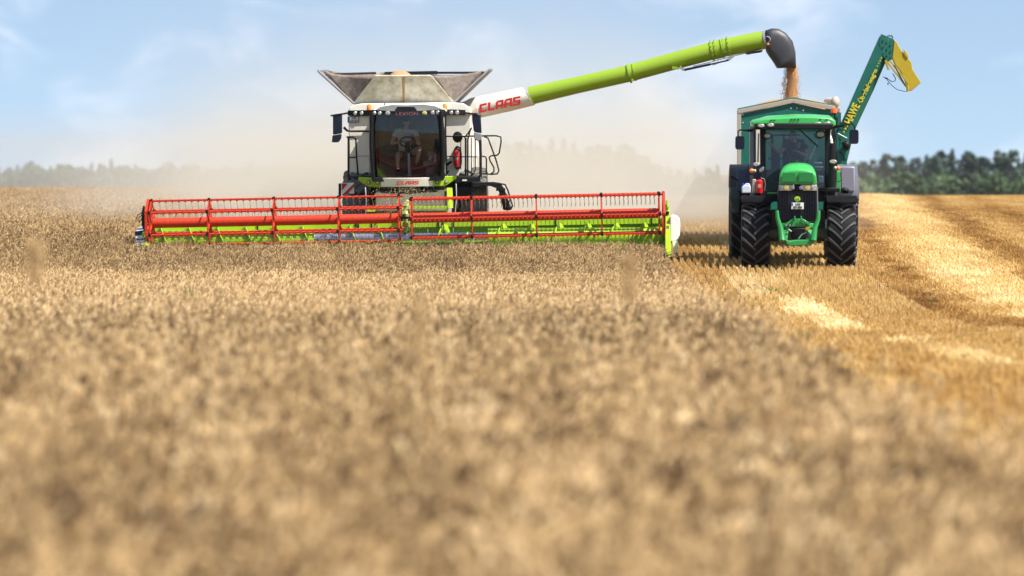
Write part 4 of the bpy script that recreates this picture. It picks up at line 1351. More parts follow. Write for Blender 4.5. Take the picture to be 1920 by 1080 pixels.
# front and rear walls and two side walls, open on top
b.prism(fr, (0, .06, 0))
bk = [p + Vector((0, WL, 0)) for p in fr]
b.prism(bk, (0, .06, 0))
for i, j in ((0, 1), (4, 3), (5, 4)):
    a_, c_ = fr[i], fr[j]
    top_ = c_.copy(); low = a_.copy()
    n_ = Vector((1 if a_.x < 0 else -1, 0, 0)) * .06
    b.hexa([low + Vector((0, .06, 0)), low + Vector((0, WL, 0)), top_ + Vector((0, WL, 0)), top_ + Vector((0, .06, 0))], [low + n_ + Vector((0, .06, 0)), low + n_ + Vector((0, WL, 0)), top_ + n_ + Vector((0, WL, 0)), top_ + n_ + Vector((0, .06, 0))])
b.hexa([fr[0], fr[5], fr[5] + Vector((0, WL, 0)), fr[0] + Vector((0, WL, 0))], [p + Vector((0, 0, .08)) for p in (fr[0], fr[5], fr[5] + Vector((0, WL, 0)), fr[0] + Vector((0, WL, 0)))])
b.build('hopper', M_TEAL, wagon)
b = B()
def strip2(p, q_, w_, d, t_=.08):
    a0, a1 = g_(*p, d), g_(*q_, d); c0, c1 = g_(p[0], p[1] + w_, d), g_(q_[0], q_[1] + w_, d)
    b.prism([a0, a1, c1, c0], (0, t_, 0))
strip2((1383, 205.5), (1487, 185.0), 8.0, WY - .06); strip2((1487, 185.0), (1566, 199), 8.0, WY - .062)
b.prism([g_(1382, 207, WY - .05), g_(1389.5, 213, WY - .05), g_(1389.5, 320, WY - .05), g_(1382, 320, WY - .05)], (0, .08, 0))
for s0, s1 in (((1383, 207), (1383, 207)),):
    p0 = g_(1386, 210, WY); b.bar(p0, p0 + Vector((0, WL, 0)), .09, .09)
    p0 = g_(1572, 206, WY); b.bar(p0, p0 + Vector((0, WL, 0)), .09, .09)
b.build('rim', M_TRIM, wagon, bevel=.01)
b = B(); b.tube([g_(1383, 204.8, WY - .02), g_(1487, 183.8, WY - .02), g_(1566, 198.5, WY - .02)], .022); b.build('rim_edge', M_TEAL, wagon)
b = B()
for px, py in ((1483, 203), (1494, 203), (1393, 215), (1393, 230), (1506, 207)): b.disc(g_(px, py, WY - .005), (0, -1, 0), .015, .01, 8)
b.build('hopper_bolts', M_PLATE, wagon, kind='stuff')
b = B(); c = g_(1566, 194, WY + .1)
b.tube([c + Vector((0, 0, 0)), c + Vector((0, 1.2, 0)), c + Vector((0, WL - .2, 0))], [.11, .14, .12], 14); b.ball(c + Vector((0, 0, .03)), (.11, .12, .15))
b.build('rolled_tarpaulin', mat('beige_tarpaulin', (.5, .42, .33), .85, bump=.4, bscale=15), wagon)
b = B(); b.tube([c + Vector((-.02, -.02, .05)), c + Vector((-.02, -.02, -.35))], .03); b.bar((-.3, .05, .7), (-.3, -3.6, .62), .15, .15)
b.bar((-.8, .2, .9), (-.8, WL, .9), .15, .25); b.bar((.8, .2, .9), (.8, WL, .9), .15, .25)
b.build('trailer_frame', M_TEAL, wagon)
for yy in (2.6, 4.2):
    for xx in (-1.05, 1.05):
        make_wheel(wagon, (xx, yy, .72), .72, .6, M_DTYRE, M_TEAL, 18, name='wheel')
# unloading arm
AY = 74.3
lo = [(1566, 262), (1597, 262)]
hi = [(1652, 66), (1677, 76)]
b = B()
def armring(pl, pr, th):
    a_, c_ = g_(pl[0], pl[1], AY), g_(pr[0], pr[1], AY)
    m_ = a_.lerp(c_, .62)
    return [a_, m_ + Vector((0, -.03, 0)), c_ + Vector((0, .12, 0)), c_ + Vector((0, .42, 0)), a_ + Vector((0, .42, 0))]
b.loft([armring((1551, 306), (1588, 306), 0), armring((1572, 245), (1601, 252), 0), armring((1580, 226), (1607, 236), 0), armring((1610, 158), (1639, 168), 0), armring((1650, 68), (1678, 77), 0)])
arm = b.build('unloading_arm', M_TEAL, wagon, bevel=.01, label='teal square arm lettered in yellow, raised steeply to the right')
ad = (g_(1650, 112, AY) - g_(1590, 238, AY)).normalized()
def armtext(s, px, py, size, width, bold=.0):
    return letters('arm_lettering', s, size, g_(px, py, AY - .085), ad, (0, -1, 0), M_TYEL, arm, bold=bold, width=width)
armtext('HAWE', 1598.5, 213.5, .27, .53, .007)
armtext('·Überladewagen', 1627, 162, .155, .93, .004)
b = B()
def chev(px, py, s_):
    o = g_(px, py, AY - .085); n2 = Vector((ad.z, 0, -ad.x))
    b.prism([o - ad * s_ + n2 * s_, o + ad * s_ , o - ad * s_ - n2 * s_, o - ad * s_ * .2], (0, .004, 0))
for k in range(4): chev(1582.5 + k * 2.9, 247 - k * 6.0, .035 + .008 * k)
for k in range(4): chev(1645 + k * 2.6, 123.5 - k * 5.0, .028)
b.build_each('arm_arrows', M_TYEL, arm)
b = B()
b.prism([g_(1653, 64, AY - .02), g_(1663, 68, AY - .02), g_(1676, 74, AY - .02), g_(1672, 112, AY - .02), g_(1664, 118, AY - .02), g_(1656, 105, AY - .02), g_(1648, 80, AY - .02)], (0, .46, 0))
for k in range(9): b.box(g_(1656 + (k % 3) * 7, 76 + k * 4, AY - .03), (.03, .03, .03))
b.tube([g_(1664, 67, AY), g_(1672, 67, AY), g_(1674, 72, AY)], .02)
b.build('arm_head', M_TEAL, arm)
b = B()
pts = [(1677, 75), (1681, 78), (1686, 88), (1691, 96), (1700, 106), (1709, 117), (1711, 130), (1719, 142), (1727, 155), (1718, 163), (1708, 171), (1702, 166), (1696, 148), (1688, 132), (1679, 122), (1673, 108)]
b.prism([g_(x, y, AY + .02) for x, y in pts], (0, .4, 0))
b.prism([g_(x, y, AY - .01) for x, y in ((1694, 92), (1699, 96), (1704, 107), (1701, 110), (1695, 102))], (0, .06, 0))
b.build('spout_hood', M_YEL, wagon, bevel=.01)
b = B()
b.bar(g_(1660, 113, AY - .06), g_(1666, 131, AY - .06), .12, .05); b.bar(g_(1664, 116, AY - .08), g_(1702, 166, AY - .05), .06, .04); b.bar(g_(1668, 113, AY - .08), g_(1706, 160, AY - .05), .045, .04)
b.tube([g_(1702, 160, AY - .06), g_(1702, 172, AY - .06)], .035)
b.build('spout_lever', M_YEL, wagon, bevel=.004)
b = B(); b.tube([g_(1676, 122, AY - .1), g_(1699, 163, AY - .08)], .014)
b.tube([g_(1656, 144, AY), g_(1663, 147, AY), g_(1672, 153, AY), g_(1678, 152, AY), g_(1679, 147, AY), g_(1674, 138, AY)], .011, 6)
b.tube([g_(1663, 149, AY), g_(1672, 160, AY), g_(1682, 168, AY), g_(1698, 172, AY)], .009, 6); b.box(g_(1665, 157, AY), (.03, .03, .05)); b.box(g_(1662, 147, AY), (.06, .04, .04))
b.build('spout_hose', M_BLACK, wagon)
b = B()
b.ball(g_(1587, 272, AY - .2), (.10, .12, .11)); b.tube([g_(1580, 266, AY - .2), g_(1592, 280, AY - .2)], .05); b.tube([g_(1574, 284, AY - .15), g_(1580, 290, AY - .15), g_(1586, 300, AY - .1)], .01); b.tube([g_(1571, 256, AY - .15), g_(1576, 262, AY - .15), g_(1574, 275, AY - .15)], .01)
b.build('arm_motor', M_BLACK, wagon)
b = B()
b.bar(g_(1566, 249, AY - .15), g_(1591, 262, AY - .15), .03, .03); b.hexa([g_(1561, 290, AY - .1), g_(1588, 268, AY - .1), g_(1588, 312, AY - .1), g_(1561, 312, AY - .1)], [g_(1561, 290, AY + .3), g_(1588, 268, AY + .3), g_(1588, 312, AY + .3), g_(1561, 312, AY + .3)])
b.build('arm_hinge', M_TEAL, wagon)
b = B(); b.tube([g_(1571, 250, AY - .2), g_(1588, 259, AY - .2)], .012); b.build('hinge_rod', M_PLATE, wagon)

# ------------------------------------------------------------------ grain
def lump(name, c, rad, seed, amp, m, stretch=3.0, n=24, mm=16):
    b = B(); b.ball(c, rad, n, mm)
    for v in b.bm.verts:
        d = noise.noise(v.co * stretch + Vector((seed, 0, 0)))
        v.co += (v.co - Vector(c)).normalized() * d * amp
    return b.build(name, m, smooth_angle=80)
gh = lump('grain_heap', at(751, 151, 76.4), (.34, .6, .25), 3, .03, M_GRAIN); gh['kind'] = 'stuff'
tag(gh, 'orange brown heap of wheat grain rising over the rim of the open grain tank', 'grain heap')
rings = []
b = B()
for i in range(40):
    t_ = i / 39
    py = 122 + 74 * t_
    cx = 1484.5 - .8 * t_ + 1.2 * math.sin(t_ * 5)
    hw = 9.0 + 2.2 * t_
    c = at(cx, py, 75.6); r = hw / 74.5
    rings.append([c + Vector((math.cos(a) * r * (1 + .22 * noise.noise(Vector((math.cos(a) * 2, math.sin(a) * 2, t_ * 9)))), math.sin(a) * .16, .02 * noise.noise(Vector((a * 3, t_ * 20, 0))))) for a in [2 * PI * k / 28 for k in range(28)]])
b.loft(rings)
for i in range(2600):
    t_ = random.random()
    c = at(1484.5 + random.gauss(0, 5.6 + 1.5 * t_), 126 + 68 * t_, 75.6 + random.gauss(0, .1))
    b.box(c, (.011, .011, .018), Euler((random.random() * 3, random.random() * 3, 0)))
for i in range(230):
    t_ = random.random() ** .7
    c = at(1474 - abs(random.gauss(0, 1 + 8 * t_ * (1 - .4 * t_))), 130 + 62 * t_, 75.6 + random.gauss(0, .15))
    b.box(c, (.012, .012, .02), Euler((random.random() * 3, random.random() * 3, 0)))
gs = b.build('grain_stream', M_GRAIN, smooth_angle=80, kind='stuff')
tag(gs, 'orange stream of wheat grain falling from the black spout into the wagon', 'grain stream')
gp = lump('grain_load', at(1484, 216, 77.6), (1.25, 3.0, .42), 9, .06, M_GRAIN); gp['kind'] = 'stuff'
tag(gp, 'wheat grain piled inside the teal wagon behind its front wall', 'grain heap')

# ------------------------------------------------------------------ people
def person(name, M, label, joints, edges, parts):
    """one skinned body, clothing as separate skins over the same skeleton"""
    def skin(nm, js, es, rscale, radd, m, parent=None, root=None):
        me = bpy.data.meshes.new(nm)
        keys = list(js)
        me.from_pydata([joints[k][0] for k in keys], [(keys.index(a), keys.index(b_)) for a, b_ in es], [])
        o = bpy.data.objects.new(nm, me); COL.objects.link(o)
        o.modifiers.new('skin', 'SKIN')
        if not me.skin_vertices: bpy.context.view_layer.update()
        sv = me.skin_vertices[0].data if me.skin_vertices else None
        if sv is None:
            bm = bmesh.new(); bm.from_mesh(me); bm.verts.layers.skin.verify(); bm.to_mesh(me); bm.free()
            sv = me.skin_vertices[0].data
        for i, k in enumerate(keys):
            r = joints[k][1] * rscale + radd
            sv[i].radius = (r, r * (joints[k][2] if len(joints[k]) > 2 else 1))
            sv[i].use_root = (k == (root or keys[0]))
        s_ = o.modifiers.new('sub', 'SUBSURF'); s_.levels = 2; s_.render_levels = 2
        me.materials.append(m)
        for p in me.polygons: p.use_smooth = True
        o.modifiers['skin'].use_smooth_shade = True
        if parent: o.parent = parent
        return o
    body = skin(name, joints, edges, 1, 0, M_SKIN, root='pelvis')
    body.matrix_world = M
    tag(body, label, 'person')
    for nm, ks, m, add in parts:
        es = [e for e in edges if e[0] in ks and e[1] in ks]
        skin(nm, [k for k in joints if k in ks], es, 1.04, add, m, body, root=[k for k in joints if k in ks][0])
    h = Vector(joints['head'][0])
    b = B()
    b.ball(h + Vector((0, -.105, -.005)), (.016, .02, .024), 8, 6)          # nose
    b.ball(h + Vector((-.08, .0, -.01)), (.012, .022, .032), 8, 6); b.ball(h + Vector((.08, .0, -.01)), (.012, .022, .032), 8, 6)
    b.build('nose_and_ears', M_SKIN, body)
    b = B(); b.ball(h + Vector((-.032, -.092, .02)), .012, 8, 6); b.ball(h + Vector((.032, -.092, .02)), .012, 8, 6); b.build('eyes', M_BLACK, body)
    b = B(); b.ball(h + Vector((0, -.094, -.052)), (.026, .01, .007), 8, 6); b.build('mouth', mat('lips', (.4, .13, .1), .5), body)
    return body, h
def hand(J, E, wrist, palm, d, side, key, curl=Vector((0, 0, -1))):
    d = d.normalized(); s_ = d.cross(curl).normalized()
    J[key + 'palm'] = (palm, .032, .6); E.append((wrist, key + 'palm'))
    for i, ln in enumerate((.062, .072, .068, .052)):
        base = palm + d * .03 + s_ * (i - 1.5) * .02
        J[f'{key}f{i}a'] = (base, .011); J[f'{key}f{i}b'] = (base + d * ln * .5 + curl * .01, .009); J[f'{key}f{i}c'] = (base + d * ln * .8 + curl * ln * .6, .008)
        E += [(key + 'palm', f'{key}f{i}a'), (f'{key}f{i}a', f'{key}f{i}b'), (f'{key}f{i}b', f'{key}f{i}c')]
    J[key + 't1'] = (palm - s_ * side * .035, .012); J[key + 't2'] = (palm - s_ * side * .045 + d * .035 + curl * .01, .01)
    E += [(key + 'palm', key + 't1'), (key + 't1', key + 't2')]
V = Vector
def driver_joints(M_inv, pix, depths):
    return {k: M_inv @ at(pix[k][0], pix[k][1], depths[k]) for k in pix}
def build_driver(name, M, MI, label, P, shirt, sleeve_long, shorts=True):
    """P: name -> (px, py, depth)"""
    base = MI @ at(*P['pelvis'])
    L = {k: (MI @ at(*v)) - base for k, v in P.items()}
    J = {}; E = []
    J['pelvis'] = (V((0, 0, 0)), .15, .75)
    J['waist'] = (L['chest'] * .45, .145, .75)
    J['chest'] = (L['chest'], .165, .65)
    J['neck0'] = (L['chest'].lerp(L['head'], .42), .075)
    J['neck'] = (L['chest'].lerp(L['head'], .58), .055)
    J['chin'] = (L['head'] + V((0, -.02, -.085)), .06)
    J['head'] = (L['head'], .082, 1.12)
    J['crown'] = (L['head'] + V((0, .01, .075)), .066)
    E += [('pelvis', 'waist'), ('waist', 'chest'), ('chest', 'neck0'), ('neck0', 'neck'), ('neck', 'chin'), ('chin', 'head'), ('head', 'crown')]
    for s_ in 'lr':
        J[s_ + 'sh'] = (L[s_ + 'sh'], .068); J[s_ + 'up'] = (L[s_ + 'sh'].lerp(L[s_ + 'el'], .5), .055)
        J[s_ + 'el'] = (L[s_ + 'el'], .045); J[s_ + 'fa'] = (L[s_ + 'el'].lerp(L[s_ + 'wr'], .4), .042); J[s_ + 'wr'] = (L[s_ + 'wr'], .027)
        E += [('chest', s_ + 'sh'), (s_ + 'sh', s_ + 'up'), (s_ + 'up', s_ + 'el'), (s_ + 'el', s_ + 'fa'), (s_ + 'fa', s_ + 'wr')]
        d = (L[s_ + 'wr'] - L[s_ + 'el']).normalized()
        hand(J, E, s_ + 'wr', L[s_ + 'wr'] + d * .05, d, 1 if s_ == 'l' else -1, s_)
        J[s_ + 'hip'] = (V((-.1 if s_ == 'l' else .1, -.03, -.03)), .1); J[s_ + 'th'] = (V((-.1 if s_ == 'l' else .1, -.03, -.03)).lerp(L[s_ + 'kn'], .5), .082)
        J[s_ + 'kn'] = (L[s_ + 'kn'], .062); J[s_ + 'ca'] = (L[s_ + 'kn'].lerp(L[s_ + 'an'], .35), .058); J[s_ + 'an'] = (L[s_ + 'an'], .038)
        J[s_ + 'toe'] = (L[s_ + 'an'] + V((0, -.16, -.05)), .035)
        E += [('pelvis', s_ + 'hip'), (s_ + 'hip', s_ + 'th'), (s_ + 'th', s_ + 'kn'), (s_ + 'kn', s_ + 'ca'), (s_ + 'ca', s_ + 'an'), (s_ + 'an', s_ + 'toe')]
    sh = {'pelvis', 'waist', 'chest', 'neck0'} | {s_ + k for s_ in 'lr' for k in ('sh', 'up')}
    pants = {'pelvis'} | {s_ + k for s_ in 'lr' for k in ('hip', 'th')}
    boots = None
    M2 = M @ Matrix.Translation(base)
    parts = [('t_shirt', sh, shirt, .012), ('shorts', pants, M_SHORTS, .014)]
    body, h = person(name, M2, label, J, E, parts)
    for s_ in 'lr':
        a_ = L[s_ + 'an']; b = B(); b.ball(a_ + V((0, -.08, -.05)), (.05, .15, .045), 12, 8); b.tube([a_ + V((0, 0, -.03)), a_ + V((0, 0, .03))], .05, 12); b.build('shoe', M_BLACK, body)
    return body, h
bd1, h = build_driver('person', CM, CI, 'seated driver in a light grey t-shirt behind the combine harvester windscreen', {
    'pelvis': (758, 290, 74.15), 'chest': (760, 252, 74.25), 'head': (763, 228.5, 74.1),
    'lsh': (744, 247, 74.2), 'rsh': (778, 247, 74.2), 'lel': (734, 270, 74.1), 'rel': (786, 270, 74.0), 'lwr': (750, 266, 73.85), 'rwr': (776, 267, 73.8),
    'lkn': (746, 288, 73.65), 'rkn': (788, 277, 73.6), 'lan': (746, 316, 73.6), 'ran': (780, 308, 73.42)}, M_TSHIRT, False)
b = B(); b.ball(h + V((0, .018, .045)), (.088, .10, .075), 16, 10); b.build('hair', M_HAIR, bd1)
bd2, h = build_driver('person', TM, TI, 'seated driver in a navy t-shirt and dark cap behind the tractor windscreen', {
    'pelvis': (1491, 313, 70.15), 'chest': (1491, 277, 70.25), 'head': (1487, 256, 70.1),
    'lsh': (1474, 273, 70.15), 'rsh': (1510, 273, 70.15), 'lel': (1462, 287, 69.9), 'rel': (1512, 293, 69.9), 'lwr': (1446, 271, 69.6), 'rwr': (1494, 284, 69.7),
    'lkn': (1477, 320, 69.6), 'rkn': (1505, 320, 69.6), 'lan': (1478, 350, 69.4), 'ran': (1505, 350, 69.4)}, M_NSHIRT, False)
b = B(); b.ball(h + V((0, .01, .055)), (.092, .105, .07), 16, 10); b.hexa([h + V((-.07, -.08, .045)), h + V((.07, -.08, .045)), h + V((.055, -.17, .03)), h + V((-.055, -.17, .03))], [h + V((-.07, -.08, .06)), h + V((.07, -.08, .06)), h + V((.055, -.17, .04)), h + V((-.055, -.17, .04))]); b.build('cap', mat('dark_cap', (.04, .05, .07), .8), bd2)

b = B()
for i in range(3200):
    k = random.random()
    px = random.gauss(764, 9 + 26 * random.random()) if k < .7 else random.uniform(690, 840)
    py = random.uniform(352, 452) if k < .7 else random.uniform(350, 425)
    c = at(px, py, 70.9 + random.random() * 1.9)
    s_ = random.uniform(.004, .013)
    m3 = Euler((random.random() * 6, random.random() * 6, random.random() * 6)).to_matrix()
    b.poly([c + m3 @ Vector(v_) * s_ for v_ in ((-1, -.3, 0), (1, -.3, 0), (1, .3, 0), (-1, .3, 0))])
ch = b.build('flying_chaff', mat('pale_chaff', (.55, .44, .25), .9), kind='stuff')
tag(ch, 'pale chaff whirling in the gap between the two red reels', 'chaff')
# ------------------------------------------------------------------ bands in the stubble, read off as ground polylines
def gline(pix): return [ground_at(*p) for p in pix]
BANDS = [  # polyline, half width in metres, tint, density gain
    (gline([(1618, 366), (1665, 385), (1705, 430), (1760, 480), (1850, 540), (1960, 600)]), 1.1, .55, 1),
    (gline([(1700, 367), (1760, 392), (1830, 440), (1960, 530)]), .6, -1.15, 0),
    (gline([(1610, 415), (1650, 470), (1700, 525), (1760, 575), (1830, 605), (1960, 625)]), .5, -1.25, 0),
    (gline([(1820, 372), (1880, 400), (1960, 440)]), .6, -.8, 0),
    (gline([(1565, 500), (1580, 530), (1606, 555)]), .11, .7, 0),
    (gline([(1478, 565), (1520, 592), (1590, 622), (1680, 648), (1780, 668), (1850, 684), (1960, 712)]), .15, 1.1, 1),
    (gline([(1368, 430), (1388, 505), (1402, 540), (1418, 560)]), .12, .7, 0),
    (gline([(1440, 520), (1447, 545), (1460, 560)]), .14, .4, 0),
]
def band_at(x, y):
    tint = 0.0; heap = 0.0
    for pl, hw, tn, hp_ in BANDS:
        best = 1e9
        for a, c in zip(pl, pl[1:]):
            dx, dy = c.x - a.x, c.y - a.y
            L2 = dx * dx + dy * dy
            if L2 < 1e-6: continue
            u = ((x - a.x) * dx + (y - a.y) * dy) / L2
            if u < -0.05 or u > 1.05: continue
            d = math.hypot(x - a.x - u * dx, y - a.y - u * dy)
            if d < best: best = d
        if best < hw * 2.2:
            k = math.exp(-(best / hw) ** 2)
            k *= max(.15, 1 + .9 * noise.noise(Vector((x * 1.6, y * .6, tn * 9))))
            tint += tn * k
            heap = max(heap, k * hp_)
    return tint, heap

def crop_top_at(px, py):
    y = 8.0
    while y < 200:
        p = at(px, py, y)
        if p.z < ground_z(p.x, y) + .50: return p
        y += .25
EDGE = sorted([(p.y, p.x) for p in (crop_top_at(*q_) for q_ in ((1935, 835), (1788, 785), (1630, 720), (1485, 648), (1405, 592), (1315, 553), (1268, 520)))] + [(66, 3.25), (70, 3.42), (71.2, 3.5)])
def crop_edge(y):
    if y <= EDGE[0][0]: return EDGE[0][1]
    for (a, xa), (c, xc) in zip(EDGE, EDGE[1:]):
        if y <= c: return xa + (xc - xa) * max(0, (y - a) / (c - a))
    return EDGE[-1][1] if y > 60 else EDGE[0][1]
HDR_X0 = at(262, 460, 70).x; HDR_X1 = at(1248, 460, 70).x
KNIFE = 70.2
def is_crop(x, y):
    if y < KNIFE: return x < crop_edge(y) + .06 * noise.noise(Vector((x * 2, y * 1.5, 0)))
    return row_u(x, y) < HDR_X0 - .12

# ------------------------------------------------------------------ ground sheet
def ground_material():
    m = bpy.data.materials.new('stubble_soil'); m.use_nodes = True
    tt = m.node_tree; bs = tt.nodes['Principled BSDF']; bs.inputs['Roughness'].default_value = .95
    tcx = tt.nodes.new('ShaderNodeTexCoord')
    n1 = tt.nodes.new('ShaderNodeTexNoise'); n1.inputs['Scale'].default_value = 14; n1.inputs['Detail'].default_value = 12; n1.inputs['Roughness'].default_value = .75
    tt.links.new(tcx.outputs['Object'], n1.inputs['Vector'])
    rp = tt.nodes.new('ShaderNodeValToRGB')
    e = rp.color_ramp.elements
    e[0].position = .33; e[0].color = (.10, .05, .017, 1)
    e[1].position = .66; e[1].color = (.42, .26, .10, 1)
    k = e.new(.5); k.color = (.19, .105, .038, 1)
    tt.links.new(n1.outputs['Fac'], rp.inputs[0])
    n2 = tt.nodes.new('ShaderNodeTexNoise'); n2.inputs['Scale'].default_value = .35; n2.inputs['Detail'].default_value = 5
    tt.links.new(tcx.outputs['Object'], n2.inputs['Vector'])
    mm = tt.nodes.new('ShaderNodeMix'); mm.data_type = 'RGBA'; mm.blend_type = 'MULTIPLY'; mm.inputs['Factor'].default_value = .5
    mr = tt.nodes.new('ShaderNodeMapRange'); mr.inputs['To Min'].default_value = .6; mr.inputs['To Max'].default_value = 1.25
    tt.links.new(n2.outputs['Fac'], mr.inputs['Value'])
    tt.links.new(rp.outputs[0], mm.inputs['A']); tt.links.new(mr.outputs[0], mm.inputs['B'])
    tt.links.new(mm.outputs['Result'], bs.inputs['Base Color'])
    bp = tt.nodes.new('ShaderNodeBump'); bp.inputs['Distance'].default_value = .03
    tt.links.new(n1.outputs['Fac'], bp.inputs['Height']); tt.links.new(bp.outputs[0], bs.inputs['Normal'])
    return m
ys = [-40, -20, 0, 10, 20, 30, 40] + [46 + 2 * i for i in range(60)] + [170, 180, 190, 200, 215, 230, 260, 300, 350, 400, 600, 1000, 2000, 4000, 6500]
xs = [-3500, -1500, -700, -350, -180, -100, -60] + [-44 + 2 * i for i in range(45)] + [60, 100, 180, 350, 700, 1500, 3500]
me = bpy.data.meshes.new('ground')
me.from_pydata([(x, y, ground_z(x, y)) for y in ys for x in xs], [], [(j * len(xs) + i, j * len(xs) + i + 1, (j + 1) * len(xs) + i + 1, (j + 1) * len(xs) + i) for j in range(len(ys) - 1) for i in range(len(xs) - 1)])
me.materials.append(ground_material())
for p in me.polygons: p.use_smooth = True
go = bpy.data.objects.new('ground', me); COL.objects.link(go); go['kind'] = 'structure'

# ------------------------------------------------------------------ straw materials: tint per plant, colour per stalk
def straw_mat(name, stops, rough=.8, trans=.25):
    m = bpy.data.materials.new(name); m.use_nodes = True
    tt = m.node_tree; bs = tt.nodes['Principled BSDF']
    bs.inputs['Roughness'].default_value = rough
    bs.inputs['Specular IOR Level'].default_value = .25
    at_ = tt.nodes.new('ShaderNodeAttribute'); at_.attribute_type = 'INSTANCER'; at_.attribute_name = 'tint'
    ac_ = tt.nodes.new('ShaderNodeAttribute'); ac_.attribute_name = 'shade'
    ad_ = tt.nodes.new('ShaderNodeMath'); ad_.operation = 'ADD'
    tt.links.new(at_.outputs['Fac'], ad_.inputs[0]); tt.links.new(ac_.outputs['Fac'], ad_.inputs[1])
    mr = tt.nodes.new('ShaderNodeMapRange'); mr.inputs['From Min'].default_value = -1.5; mr.inputs['From Max'].default_value = 1.5
    tt.links.new(ad_.outputs[0], mr.inputs['Value'])
    rp = tt.nodes.new('ShaderNodeValToRGB')
    e = rp.color_ramp.elements
    e[0].position = stops[0][0]; e[0].color = (*stops[0][1], 1)
    e[1].position = stops[-1][0]; e[1].color = (*stops[-1][1], 1)
    for p_, c_ in stops[1:-1]:
        k = e.new(p_); k.color = (*c_, 1)
    tt.links.new(mr.outputs[0], rp.inputs[0])
    tt.links.new(rp.outputs[0], bs.inputs['Base Color'])
    if trans:
        tl = tt.nodes.new('ShaderNodeBsdfTranslucent'); tt.links.new(rp.outputs[0], tl.inputs[0])
        ms = tt.nodes.new('ShaderNodeMixShader'); ms.inputs[0].default_value = trans
        tt.links.new(bs.outputs[0], ms.inputs[1]); tt.links.new(tl.outputs[0], ms.inputs[2])
        tt.links.new(ms.outputs[0], tt.nodes['Material Output'].inputs[0])
    return m
WHEAT = straw_mat('ripe_wheat', [(.05, (.11, .068, .034)), (.3, (.31, .20, .096)), (.5, (.58, .40, .195)), (.72, (.76, .55, .29)), (1, (.88, .70, .43))])
STUB = straw_mat('cut_straw', [(.0, (.15, .065, .016)), (.22, (.34, .17, .045)), (.42, (.54, .31, .09)), (.6, (.68, .45, .165)), (.8, (.81, .60, .26)), (1, (.93, .80, .48))])
WEED = straw_mat('green_leaves', [(0, (.07, .14, .03)), (1, (.24, .36, .09))])

class Inst:
    """mesh with a 'shade' value per vertex"""
    def __init__(s): s.v = []; s.f = []; s.sh = []
    def ribbon(s, pts, w_, shade, tw=None):
        d = tw or random.random() * PI
        dx, dy = math.cos(d), math.sin(d)
        i0 = len(s.v)
        n = len(pts)
        for k, p in enumerate(pts):
            ww = w_ * (1 if k < n - 1 else .5) / 2
            s.v += [(p[0] - dx * ww, p[1] - dy * ww, p[2]), (p[0] + dx * ww, p[1] + dy * ww, p[2])]
            s.sh += [shade, shade]
        for k in range(n - 1):
            a = i0 + 2 * k
            s.f.append((a, a + 1, a + 3, a + 2))
    def spindle(s, pts, rads, shade, n=5):
        i0 = len(s.v)
        for k, (p, r) in enumerate(zip(pts, rads)):
            d = (Vector(pts[min(k + 1, len(pts) - 1)]) - Vector(pts[max(k - 1, 0)])).normalized()
            x = d.cross(Vector((0.3, 0.9, 0.1))).normalized(); y = d.cross(x)
            for i in range(n):
                a = 2 * PI * (i + .5 * k) / n
                q_ = Vector(p) + (x * math.cos(a) + y * math.sin(a) * .8) * r
                s.v.append(tuple(q_)); s.sh.append(shade + random.uniform(-.12, .12))
        for k in range(len(pts) - 1):
            for i in range(n):
                a = i0 + k * n + i; b_ = i0 + k * n + (i + 1) % n
                s.f.append((a, b_, b_ + n, a + n))
    def mesh(s, name, m):
        me = bpy.data.meshes.new(name)
        me.from_pydata(s.v, [], s.f)
        a = me.attributes.new('shade', 'FLOAT', 'POINT')
        a.data.foreach_set('value', s.sh)
        me.materials.append(m)
        return me

